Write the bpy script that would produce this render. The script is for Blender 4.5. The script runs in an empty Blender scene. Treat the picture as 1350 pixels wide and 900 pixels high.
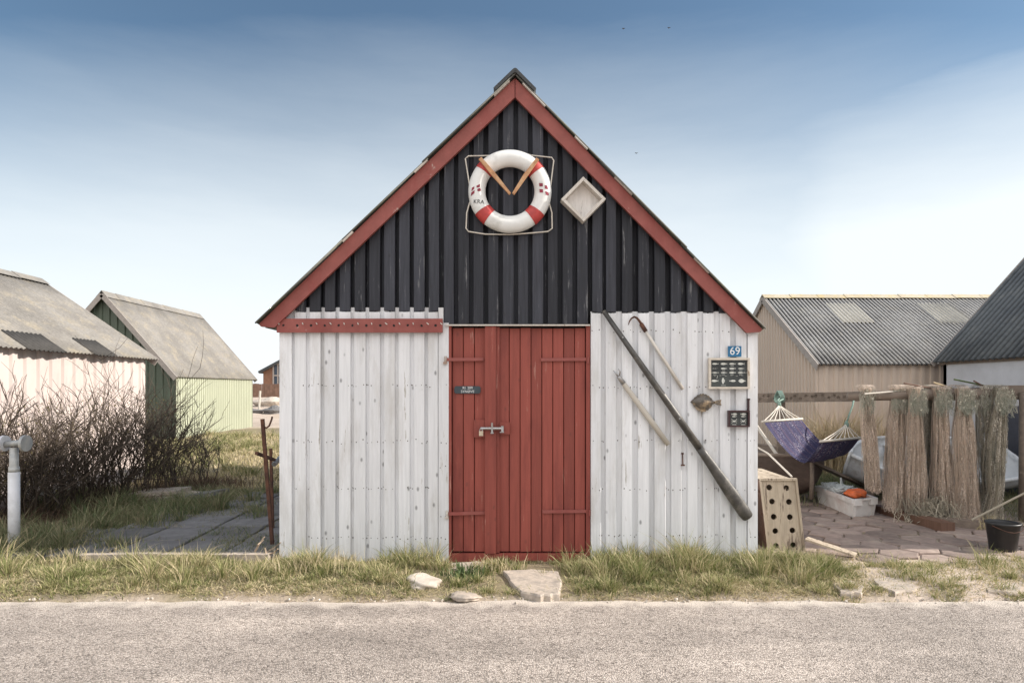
# A black-gabled fishing shed between smaller sheds on a Danish shore, seen from the road.
SUN, SKY_STR, EXPO = 4.6, .10, 0.6
SKY_TINT = (.70, .79, .78, 1)
SKY_CLOUD = (6.55, 6.95, 7.15); SKY_FILL = (9.2, 9.1, 9.1)
SKY_VEIL = [(.0, (1,1,1,1)), (.12, (.95,.95,.95,1)), (.25, (.76,.76,.76,1)), (.42, (.30,.30,.30,1)), (.58, (.01,.01,.01,1))]
import bpy, bmesh, math, random
import numpy as np
from mathutils import Vector, Matrix, Euler
random.seed(7); rng = np.random.default_rng(7)
S = bpy.context.scene
COL = S.collection
F, CX, HZ, H = 850.0, 675.0, 512.0, 1.52          # camera: focal length and horizon row in photo units, eye height in metres
YF = F/150.0                                      # distance of the shed front
R = math.radians
def W(px, py, Y): return Vector(((px-CX)*Y/F, Y, H+(HZ-py)*Y/F))
def G(px, py, z=0.0):                             # point on the ground seen at a pixel
    Y = (H-z)*F/(py-HZ); return Vector(((px-CX)*Y/F, Y, z))
def fx(px): return (px-675)/150.0
def fz(py): return (740-py)/150.0
def sm(a, b, x):
    t = min(1, max(0, (x-a)/(b-a))); return t*t*(3-2*t)
def lin(r, g, b):
    f = lambda c: (c/255/12.92) if c/255 <= .04045 else ((c/255+.055)/1.055)**2.4
    return (f(r), f(g), f(b), 1)

# ------------------------------------------------------------------ materials
def newmat(name):
    m = bpy.data.materials.new(name); m.use_nodes = True
    nt = m.node_tree; return m, nt, nt.nodes['Principled BSDF']
def nd(nt, t, **k):
    n = nt.nodes.new(t)
    for a, b in k.items():
        if a in n.inputs: n.inputs[a].default_value = b
        else: setattr(n, a, b)
    return n
def lk(nt, a, b): nt.links.new(a, b)
def coords(nt, scale, space='Object', rot=(0,0,0)):
    tc = nd(nt, 'ShaderNodeTexCoord'); mp = nd(nt, 'ShaderNodeMapping')
    mp.inputs['Scale'].default_value = scale; mp.inputs['Rotation'].default_value = rot
    lk(nt, tc.outputs[space], mp.inputs['Vector']); return mp.outputs['Vector']
def noise(nt, vec, scale, detail=5, rough=.55):
    n = nd(nt, 'ShaderNodeTexNoise'); n.inputs['Scale'].default_value = scale
    n.inputs['Detail'].default_value = detail; n.inputs['Roughness'].default_value = rough
    if vec is not None: lk(nt, vec, n.inputs['Vector'])
    return n.outputs['Fac']
def ramp(nt, fac, stops):
    r = nd(nt, 'ShaderNodeValToRGB'); el = r.color_ramp.elements
    while len(el) < len(stops): el.new(.5)
    for e, (p, c) in zip(el, stops):
        e.position = p; e.color = c if len(c) == 4 else (*c, 1)
    lk(nt, fac, r.inputs['Fac']); return r.outputs['Color']
def grey(v): return (v, v, v, 1)
def mix(nt, fac, a, b, mode='MIX'):
    m = nd(nt, 'ShaderNodeMix'); m.data_type = 'RGBA'; m.blend_type = mode
    for s, v in ((m.inputs[0], fac), (m.inputs[6], a), (m.inputs[7], b)):
        if hasattr(v, 'is_linked'): lk(nt, v, s)
        else: s.default_value = v
    return m.outputs[2]
def mth(nt, op, a, b=None, clamp=False):
    m = nd(nt, 'ShaderNodeMath'); m.operation = op; m.use_clamp = clamp
    for i, v in enumerate((a, b)):
        if v is None: continue
        if hasattr(v, 'is_linked'): lk(nt, v, m.inputs[i])
        else: m.inputs[i].default_value = v
    return m.outputs[0]
def bump(nt, bsdf, h, strength=.4, dist=.01):
    b = nd(nt, 'ShaderNodeBump'); b.inputs['Strength'].default_value = strength; b.inputs['Distance'].default_value = dist
    lk(nt, h, b.inputs['Height']); lk(nt, b.outputs['Normal'], bsdf.inputs['Normal'])
def island(nt): return nd(nt, 'ShaderNodeNewGeometry').outputs['Random Per Island']

def paint(name, col, worn=None, amt=.3, grain=(45,45,2.2), var=.25, rough=.65, speck=0, bstr=.35, tex=.25, dirt=None, dirt_amt=.4, spec=.3):
    """Weathered painted timber: grain, board-to-board variation, worn patches, specks and stains."""
    m, nt, b = newmat(name)
    gv = coords(nt, grain); n1 = noise(nt, gv, 1, 6, .65)
    c = mix(nt, 1.0, col, ramp(nt, n1, [(.2, grey(1-tex)), (.8, grey(1+tex))]), 'MULTIPLY')
    c = mix(nt, 1.0, c, ramp(nt, island(nt), [(0, grey(1-var)), (1, grey(1+var*.6))]), 'MULTIPLY')
    if dirt:
        n3 = noise(nt, coords(nt, (5,5,1.1)), 1, 7, .7)
        c = mix(nt, mth(nt, 'MULTIPLY', ramp(nt, n3, [(.5, grey(0)), (.72, grey(1))]), dirt_amt), c, dirt)
    if worn:
        n2 = noise(nt, coords(nt, (9,9,1.6)), 1, 8, .75)
        f = mth(nt, 'MULTIPLY', n1, n2)
        c = mix(nt, ramp(nt, f, [(.42-amt*.3, grey(0)), (.47-amt*.3, grey(1))]), c, worn)
    if speck:
        v = nd(nt, 'ShaderNodeTexVoronoi'); lk(nt, coords(nt, (9,9,5)), v.inputs['Vector']); v.inputs['Scale'].default_value = 1
        s = ramp(nt, v.outputs['Distance'], [(.05, grey(1)), (.13, grey(0))])
        c = mix(nt, mth(nt, 'MULTIPLY', s, speck), c, (.03,.028,.026,1))
    lk(nt, c, b.inputs['Base Color']); b.inputs['Roughness'].default_value = rough
    b.inputs['Specular IOR Level'].default_value = spec
    bump(nt, b, n1, bstr, .006); return m
def plain(name, col, rough=.6, metal=0, tex=.2, scale=20, var=0, bstr=.15, col2=None, thr=(.45,.65)):
    m, nt, b = newmat(name)
    n1 = noise(nt, coords(nt, (1,1,1)), scale, 6, .6)
    c = mix(nt, 1.0, col, ramp(nt, n1, [(.25, grey(1-tex)), (.75, grey(1+tex))]), 'MULTIPLY')
    if col2:
        n2 = noise(nt, coords(nt, (1,1,1)), scale*.31, 8, .7)
        c = mix(nt, ramp(nt, n2, [(thr[0], grey(0)), (thr[1], grey(1))]), c, col2)
    if var: c = mix(nt, 1.0, c, ramp(nt, island(nt), [(0, grey(1-var)), (1, grey(1+var))]), 'MULTIPLY')
    lk(nt, c, b.inputs['Base Color']); b.inputs['Roughness'].default_value = rough; b.inputs['Metallic'].default_value = metal
    bump(nt, b, n1, bstr, .01); return m
def leafmat(name, cols, patch=1.2, trans=.25):
    """Grass and twigs: colour varies from blade to blade and in patches."""
    m, nt, b = newmat(name)
    c = ramp(nt, mth(nt, 'ADD', mth(nt, 'MULTIPLY', island(nt), .55), mth(nt, 'MULTIPLY', noise(nt, coords(nt, (1,1,1)), patch, 4, .6), .6)),
             [(.12+.7*i/(len(cols)-1), c) for i, c in enumerate(cols)])
    lk(nt, c, b.inputs['Base Color']); b.inputs['Roughness'].default_value = .7; b.inputs['Specular IOR Level'].default_value = .2
    if trans:
        t = nd(nt, 'ShaderNodeBsdfTranslucent'); lk(nt, c, t.inputs['Color'])
        mx = nd(nt, 'ShaderNodeMixShader'); mx.inputs[0].default_value = trans
        lk(nt, b.outputs[0], mx.inputs[1]); lk(nt, t.outputs[0], mx.inputs[2])
        lk(nt, mx.outputs[0], nt.nodes['Material Output'].inputs['Surface'])
    return m
def roofmat(name, base, light, lichen, amt=.5, scale=1.0, valley_shade=None):
    m, nt, b = newmat(name)
    v = coords(nt, (1,1,1))
    n1 = noise(nt, v, 1.1*scale, 8, .65); n2 = noise(nt, v, 22, 6, .7); n3 = noise(nt, v, 3.3*scale, 6, .7)
    c = mix(nt, ramp(nt, n1, [(.35, grey(0)), (.65, grey(1))]), base, light)
    c = mix(nt, mth(nt, 'MULTIPLY', ramp(nt, n3, [(.5, grey(0)), (.68, grey(1))]), amt), c, lichen)
    c = mix(nt, 1.0, c, ramp(nt, n2, [(.25, grey(.72)), (.75, grey(1.2))]), 'MULTIPLY')
    if valley_shade:                                    # shade painted into the hollows of the sheets for stronger stripes
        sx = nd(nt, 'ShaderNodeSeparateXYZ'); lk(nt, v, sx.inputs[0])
        w = mth(nt, 'SINE', mth(nt, 'MULTIPLY', mth(nt, 'SUBTRACT', sx.outputs[1], valley_shade[1]), 2*math.pi/valley_shade[0]))
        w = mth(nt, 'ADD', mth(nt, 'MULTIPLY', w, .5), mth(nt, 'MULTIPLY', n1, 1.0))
        c = mix(nt, 1.0, c, ramp(nt, w, [(.25, grey(valley_shade[2])), (.75, grey(1))]), 'MULTIPLY')
    lk(nt, c, b.inputs['Base Color']); b.inputs['Roughness'].default_value = .85
    bump(nt, b, n2, .3, .01); return m

M = {}
M['black']  = paint('black_tarred_boards', (.038,.040,.050,1), (.16,.16,.165,1), .30, var=.45, tex=.5, speck=.5, rough=.6)
M['white']  = paint('white_painted_boards', (.74,.745,.76,1), (.36,.33,.29,1), .22, var=.14, tex=.14, speck=.6, rough=.6, dirt=(.46,.44,.41,1), dirt_amt=.62)
M['red']    = paint('faded_red_boards', (.262,.066,.050,1), (.40,.20,.16,1), .22, var=.20, tex=.22, rough=.6, dirt=(.165,.040,.033,1), dirt_amt=.85, speck=.25)
M['fascia'] = paint('red_fascia_paint', (.275,.085,.072,1), (.46,.34,.30,1), .20, grain=(9,9,9), var=.1, tex=.2, rough=.6, dirt=(.24,.045,.04,1), dirt_amt=.6)
M['trim']   = paint('pale_timber', (.58,.54,.49,1), (.3,.26,.22,1), .2, var=.15, tex=.22, dirt=(.3,.25,.2,1))
M['crate']  = paint('weathered_crate_wood', (.43,.36,.275,1), (.17,.13,.10,1), .46, grain=(30,30,3), var=.0, tex=.35, dirt=(.25,.195,.145,1), dirt_amt=.9, speck=.4)
M['rustwood'] = paint('red_brown_wood', (.135,.075,.052,1), (.25,.19,.15,1), .25, var=.2, tex=.35)
M['oldwood'] = paint('old_grey_brown_wood', (.19,.15,.12,1), (.34,.29,.24,1), .25, grain=(6,25,25), var=.3, tex=.35)
M['darkwood'] = paint('dark_boat_wood', (.075,.052,.042,1), (.15,.11,.08,1), .2, grain=(2.5,20,20), var=.3, tex=.35)
M['lightwood'] = paint('bleached_wood', (.52,.48,.42,1), (.3,.27,.22,1), .2, var=.1, tex=.2, dirt=(.33,.3,.26,1))
M['honey']  = plain('varnished_wood', (.44,.22,.10,1), .5, tex=.3, scale=30, col2=(.55,.36,.2,1))
M['oar']    = plain('tarred_oar', (.06,.055,.05,1), .42, tex=.5, scale=14, bstr=.3, col2=(.20,.18,.155,1), thr=(.5,.7))
M['nail']   = plain('rusty_nail_heads', (.07,.055,.05,1), .6, .3)
M['steel']  = plain('galvanised_steel', (.42,.43,.44,1), .42, .75, col2=(.3,.26,.23,1))
M['iron']   = plain('rusty_iron', (.085,.04,.028,1), .85, .1, tex=.5, col2=(.16,.07,.04,1))
M['brass']  = plain('brass_padlock', (.55,.47,.36,1), .4, .6)
M['hinge_white'] = plain('flaking_white_metal', (.6,.58,.54,1), .6, 0, tex=.3, col2=(.3,.2,.15,1))
M['pipe_white'] = plain('white_pipe_paint', (.62,.62,.64,1), .45, tex=.12, scale=8, col2=(.45,.44,.43,1))
M['pipe_grey'] = plain('grey_pipe', (.34,.35,.35,1), .5, .3, col2=(.5,.48,.44,1))
M['buoy']   = plain('white_lifebuoy', (.72,.72,.70,1), .45, tex=.08, scale=9, col2=(.46,.45,.41,1), thr=(.52,.72))
M['buoyred'] = plain('lifebuoy_red_band', (.42,.043,.038,1), .5, tex=.25, scale=18)
M['emblem'] = plain('dark_red_marking', (.24,.02,.045,1), .6, tex=.3, scale=40)
M['ink']    = plain('black_lettering', (.02,.02,.022,1), .6)
M['rope']   = plain('white_cord', (.62,.57,.5,1), .8)
M['netloop'] = leafmat('green_net_loops', [(.16,.21,.165,1), (.32,.33,.265,1), (.54,.50,.42,1)], 3.0, .2)
M['ropegreen'] = plain('green_rope', (.17,.25,.21,1), .85, tex=.3, scale=60)
M['dark']   = plain('dark_interior', (.012,.012,.012,1), .9)
M['underside'] = plain('roof_underside', (.06,.055,.05,1), .9)
M['plate']  = plain('dark_slate_plate', (.035,.05,.06,1), .5)
M['lettering'] = plain('white_lettering', (.75,.75,.74,1), .6, tex=.05)
M['blue']   = plain('blue_enamel', (.012,.13,.27,1), .3, tex=.1)
M['chart']  = plain('dark_chart', (.028,.032,.034,1), .35, tex=.5, scale=12, col2=(.06,.07,.065,1))
M['chartfish'] = plain('pale_fish_drawing', (.62,.63,.58,1), .6, tex=.3, scale=60)
M['boxback'] = paint('whitewashed_panel', (.78,.75,.72,1), (.3,.27,.24,1), .3, grain=(25,25,3), var=.0, tex=.2, dirt=(.42,.38,.34,1), dirt_amt=.8)
M['frame']  = paint('bleached_frame', (.60,.54,.46,1), (.3,.22,.16,1), .2, grain=(20,20,20), var=.15)
M['maroon'] = plain('maroon_frame', (.045,.016,.018,1), .4)
M['fish']   = plain('dried_fish_skin', (.10,.085,.07,1), .38, tex=.5, scale=35, col2=(.33,.24,.15,1), thr=(.5,.6))
M['concrete'] = plain('pale_concrete', (.42,.355,.295,1), .9, tex=.25, scale=30, bstr=.4, col2=(.26,.23,.2,1))
M['stone']  = plain('pale_stone', (.50,.445,.385,1), .9, tex=.3, scale=14, bstr=.7, col2=(.34,.29,.24,1))
M['slab']   = plain('grey_paving_slab', (.155,.15,.15,1), .9, tex=.3, scale=9, var=.25, bstr=.5, col2=(.12,.115,.115,1))
M['paver']  = plain('brown_paver', (.23,.175,.15,1), .9, tex=.3, scale=11, var=.3, bstr=.5, col2=(.33,.27,.22,1), thr=(.5,.72))
M['tray']   = plain('white_plastic_tray', (.62,.60,.58,1), .45, tex=.1, scale=8, col2=(.5,.43,.40,1))
M['orange'] = plain('orange_rubber', (.62,.13,.035,1), .55, tex=.3, scale=20)
M['bucket'] = plain('black_plastic', (.014,.014,.015,1), .45, tex=.3, col2=(.05,.048,.045,1), thr=(.55,.75))
M['netwhite'] = plain('white_net_twine', (.55,.58,.58,1), .8, tex=.3)
M['gelcoat'] = plain('worn_white_gelcoat', (.62,.64,.66,1), .4, tex=.15, scale=6, col2=(.40,.39,.37,1), thr=(.5,.6))
M['net']    = leafmat('tan_net_twine', [(.38,.30,.235,1), (.58,.47,.375,1), (.76,.65,.55,1)], 2.0, .3)
M['netgreen'] = leafmat('green_net_twine', [(.19,.195,.15,1), (.37,.33,.26,1), (.55,.49,.39,1)], 2.5, .3)
M['netcore'] = paint('packed_net_mesh', (.36,.27,.205,1), (.50,.40,.31,1), .35, grain=(95,95,7), var=0, tex=.55, rough=.95, bstr=1.0, dirt=(.20,.17,.13,1), dirt_amt=.7)
M['float']  = plain('pale_net_floats', (.55,.52,.42,1), .7)
M['house']  = plain('brown_house_timber', (.23,.12,.075,1), .8, scale=4)
M['fence']  = plain('brown_timber_fence', (.20,.12,.085,1), .85, scale=3, tex=.35)
M['glass']  = plain('dark_window_glass', (.05,.07,.10,1), .1)
M['bird']   = plain('dark_bird', (.05,.05,.055,1), .7)
M['seawall'] = plain('white_render_wall', (.60,.60,.62,1), .8, tex=.12, scale=3, col2=(.46,.45,.45,1), thr=(.5,.75))
M['patch'] = plain('new_dark_sheet', (.05,.047,.044,1), .9, tex=.3)
M['tardoor'] = plain('dark_blue_door', (.05,.055,.075,1), .6)
M['metal_pink'] = plain('pale_pink_sheet', (.56,.475,.44,1), .55, tex=.08, scale=1.5, col2=(.48,.40,.365,1), thr=(.55,.8))
M['metal_green_shade'] = plain('green_sheet_shade', (.085,.108,.078,1), .5, tex=.12, scale=2)  # same paint as the side walls, with the gable's shade put into the colour
M['metal_green_lit'] = plain('green_sheet_lit', (.405,.42,.315,1), .5, tex=.06, scale=2)  # same paint as the gable, with sunlight put into the colour
M['metal_beige'] = plain('beige_sheet', (.56,.455,.37,1), .5, tex=.07, scale=2)
M['barge']  = plain('grey_barge_board', (.36,.32,.29,1), .7)
M['roof_pale'] = roofmat('pale_fibre_cement', (.175,.163,.148,1), (.255,.24,.22,1), (.31,.27,.205,1), .75)
M['roof_grey'] = roofmat('grey_fibre_cement', (.36,.35,.34,1), (.46,.45,.43,1), (.46,.42,.35,1), .4, valley_shade=(.08, -.06, .14))
M['roof_dark'] = roofmat('dark_fibre_cement', (.095,.105,.115,1), (.14,.15,.155,1), (.22,.22,.21,1), .4, valley_shade=(.13, -.1, .45))
M['roof_shed'] = roofmat('mossy_shed_roof', (.10,.105,.09,1), (.17,.16,.14,1), (.2,.2,.12,1), .5)
M['ridge_lichen'] = roofmat('lichen_ridge', (.42,.36,.25,1), (.5,.44,.34,1), (.52,.4,.16,1), .8, 2)
M['skylight'] = plain('yellowed_skylight', (.42,.40,.34,1), .6, tex=.2, scale=5)
M['hedge']  = leafmat('bare_twigs', [(.028,.022,.018,1), (.06,.047,.037,1), (.125,.098,.075,1)], 1.0, 0)
M['bud']    = leafmat('yellowing_buds', [(.10,.085,.03,1), (.19,.16,.07,1)], 2.0, .2)
M['litter'] = leafmat('brown_leaf_litter', [(.05,.03,.022,1), (.10,.065,.045,1), (.15,.10,.07,1)], 2.0, .1)
M['grass']  = leafmat('verge_grass', [(.065,.095,.028,1), (.155,.185,.06,1), (.31,.30,.14,1), (.58,.48,.31,1)], 1.6)
M['grass_dark'] = leafmat('rank_green_grass', [(.06,.10,.04,1), (.11,.15,.065,1), (.20,.205,.11,1), (.34,.29,.18,1)], 1.5)
M['grass_dry'] = leafmat('dry_grass', [(.25,.23,.10,1), (.46,.39,.22,1), (.62,.52,.36,1)], 1.2)
M['reed']   = leafmat('straw_reeds', [(.34,.25,.14,1), (.50,.40,.25,1), (.60,.51,.36,1)], 2.0, .3)
M['weed']   = leafmat('green_weed', [(.06,.10,.04,1), (.13,.17,.07,1)], 3.0)
M['deadtwig'] = leafmat('pale_dead_twig', [(.30,.22,.16,1), (.42,.33,.25,1)], 3.0, 0)

def asphalt():
    m, nt, b = newmat('worn_chip_asphalt'); v = coords(nt, (1,1,1))
    vo = nd(nt, 'ShaderNodeTexVoronoi'); lk(nt, v, vo.inputs['Vector']); vo.inputs['Scale'].default_value = 104
    vo2 = nd(nt, 'ShaderNodeTexVoronoi'); lk(nt, v, vo2.inputs['Vector']); vo2.inputs['Scale'].default_value = 230
    sp = nd(nt, 'ShaderNodeSeparateColor'); lk(nt, vo.outputs['Color'], sp.inputs[0])
    c = ramp(nt, sp.outputs[0], [(.0, (.17,.14,.118,1)), (.14, (.38,.325,.28,1)), (.6, (.545,.468,.41,1)), (1, (.68,.595,.53,1))])
    gap = ramp(nt, vo.outputs['Distance'], [(.35, grey(1)), (.8, grey(.45))])
    c = mix(nt, .85, c, gap, 'MULTIPLY')
    c = mix(nt, .8, c, ramp(nt, vo2.outputs['Distance'], [(.2, grey(1.1)), (.8, grey(.6))]), 'MULTIPLY')
    n = noise(nt, v, .9, 6, .6); n2 = noise(nt, v, 6, 5, .6)
    c = mix(nt, 1, c, ramp(nt, n, [(.3, grey(.84)), (.7, grey(1.12))]), 'MULTIPLY')
    c = mix(nt, 1, c, ramp(nt, n2, [(.3, grey(.86)), (.7, grey(1.1))]), 'MULTIPLY')
    n4 = noise(nt, coords(nt, (.35, 2.2, 1)), 1, 5, .6)
    c = mix(nt, 1, c, ramp(nt, n4, [(.35, grey(.80)), (.62, grey(1.1))]), 'MULTIPLY')     # old wheel lanes and patched strips
    # blown sand lies along the ragged edge of the road
    sx = nd(nt, 'ShaderNodeSeparateXYZ'); lk(nt, v, sx.inputs[0])
    e = mth(nt, 'ADD', sx.outputs[1], mth(nt, 'MULTIPLY', n2, .35))
    c = mix(nt, ramp(nt, mth(nt, 'SUBTRACT', e, 4.05), [(.62, grey(0)), (.76, grey(.85))]), c, (.60,.53,.46,1))
    lk(nt, c, b.inputs['Base Color']); b.inputs['Roughness'].default_value = .9
    h = mth(nt, 'SUBTRACT', mth(nt, 'MULTIPLY', sp.outputs[1], .5), vo.outputs['Distance'])
    bump(nt, b, h, .55, .012); return m
M['asphalt'] = asphalt()
def groundmat():
    m, nt, b = newmat('dune_soil'); v = coords(nt, (1,1,1))
    sx = nd(nt, 'ShaderNodeSeparateXYZ'); lk(nt, v, sx.inputs[0]); X, Yc = sx.outputs[0], sx.outputs[1]
    n1 = noise(nt, v, 2.2, 8, .65); n2 = noise(nt, v, 28, 6, .7); n3 = noise(nt, v, .45, 5, .6)
    soil = mix(nt, ramp(nt, n1, [(.35, grey(0)), (.65, grey(1))]), (.19,.15,.10,1), (.25,.21,.12,1))
    sand = mix(nt, ramp(nt, n3, [(.35, grey(0)), (.7, grey(1))]), (.43,.345,.275,1), (.54,.455,.385,1))
    far = ramp(nt, mth(nt, 'ADD', mth(nt, 'MULTIPLY', Yc, .04), mth(nt, 'MULTIPLY', n3, .25)), [(.93, grey(0)), (1.0, grey(1))])
    edge = mth(nt, 'SUBTRACT', 1.0, ramp(nt, mth(nt, 'SUBTRACT', mth(nt, 'ADD', Yc, mth(nt, 'MULTIPLY', n1, .5)), 4.55), [(.30, grey(0)), (.5, grey(1))]))
    right = mth(nt, 'MULTIPLY', ramp(nt, mth(nt, 'ADD', mth(nt, 'MULTIPLY', X, .2), mth(nt, 'MULTIPLY', n1, .12)), [(.56, grey(0)), (.64, grey(1))]),
                ramp(nt, mth(nt, 'MULTIPLY', Yc, .1), [(.62, grey(1)), (.68, grey(0))]))
    f = mth(nt, 'MAXIMUM', far, mth(nt, 'MAXIMUM', edge, right))
    c = mix(nt, f, soil, sand)
    c = mix(nt, 1, c, ramp(nt, n2, [(.25, grey(.7)), (.75, grey(1.2))]), 'MULTIPLY')
    lk(nt, c, b.inputs['Base Color']); b.inputs['Roughness'].default_value = .95
    bump(nt, b, n2, .6, .03); return m
M['ground'] = groundmat()
def netmat(name, ca, cb, cc, cover=.5):
    """Hanging net: fine vertical mesh one can partly see through."""
    m, nt, b = newmat(name)
    f1 = noise(nt, coords(nt, (170,170,30)), 1, 4, .7); f2 = noise(nt, coords(nt, (75,75,60), rot=(.5,.4,0)), 1, 4, .7); n3 = noise(nt, coords(nt, (11,11,3.0)), 1, 6, .65)
    c = ramp(nt, mth(nt, 'ADD', mth(nt, 'MULTIPLY', n3, .9), mth(nt, 'MULTIPLY', f1, .2)), [(.40, cb), (.53, ca), (.68, cc)])
    c = mix(nt, 1, c, ramp(nt, f1, [(.3, grey(.78)), (.7, grey(1.12))]), 'MULTIPLY')
    lk(nt, c, b.inputs['Base Color']); b.inputs['Roughness'].default_value = .95; b.inputs['Specular IOR Level'].default_value = .1
    t = nd(nt, 'ShaderNodeBsdfTranslucent'); lk(nt, c, t.inputs['Color']); mx = nd(nt, 'ShaderNodeMixShader'); mx.inputs[0].default_value = .35
    lk(nt, b.outputs[0], mx.inputs[1]); lk(nt, t.outputs[0], mx.inputs[2])
    tr = nd(nt, 'ShaderNodeBsdfTransparent'); m2 = nd(nt, 'ShaderNodeMixShader')
    a = ramp(nt, mth(nt, 'ADD', mth(nt, 'MULTIPLY', f1, .6), mth(nt, 'MULTIPLY', f2, .4)), [(cover-.05, grey(0)), (cover+.03, grey(1))])
    lk(nt, a, m2.inputs[0]); lk(nt, tr.outputs[0], m2.inputs[1]); lk(nt, mx.outputs[0], m2.inputs[2]); lk(nt, m2.outputs[0], nt.nodes['Material Output'].inputs['Surface'])
    bump(nt, b, f1, .6, .006); return m
M['netsheet'] = netmat('tan_net_mesh', (.66,.545,.45,1), (.32,.275,.22,1), (.86,.74,.64,1), .53)
M['netsheet_grey'] = netmat('grey_green_net_mesh', (.50,.455,.38,1), (.25,.25,.205,1), (.74,.67,.57,1), .53)
def hammockmat():
    m, nt, b = newmat('purple_woven_hammock'); v = coords(nt, (1,1,1), 'UV')
    sx = nd(nt, 'ShaderNodeSeparateXYZ'); lk(nt, v, sx.inputs[0])
    st = ramp(nt, mth(nt, 'FRACT', mth(nt, 'MULTIPLY', sx.outputs[1], 5)), [(.0, (.018,.014,.045,1)), (.18, (.028,.025,.075,1)), (.42, (.04,.035,.092,1)), (.45, (.01,.008,.014,1)), (.52, (.03,.026,.08,1)), (.7, (.065,.038,.07,1)), (.8, (.03,.026,.078,1))])
    vo = nd(nt, 'ShaderNodeTexVoronoi'); lk(nt, coords(nt, (90,40,1), 'UV'), vo.inputs['Vector']); vo.inputs['Scale'].default_value = 1
    n = noise(nt, coords(nt, (6,4,1), 'UV'), 1, 4)
    w = mth(nt, 'MULTIPLY', ramp(nt, vo.outputs['Distance'], [(.18, grey(1)), (.32, grey(0))]), ramp(nt, n, [(.42, grey(0)), (.6, grey(1))]))
    c = mix(nt, w, st, (.5,.46,.5,1))
    lk(nt, c, b.inputs['Base Color']); b.inputs['Roughness'].default_value = .9; return m
M['hammock'] = hammockmat()

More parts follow.
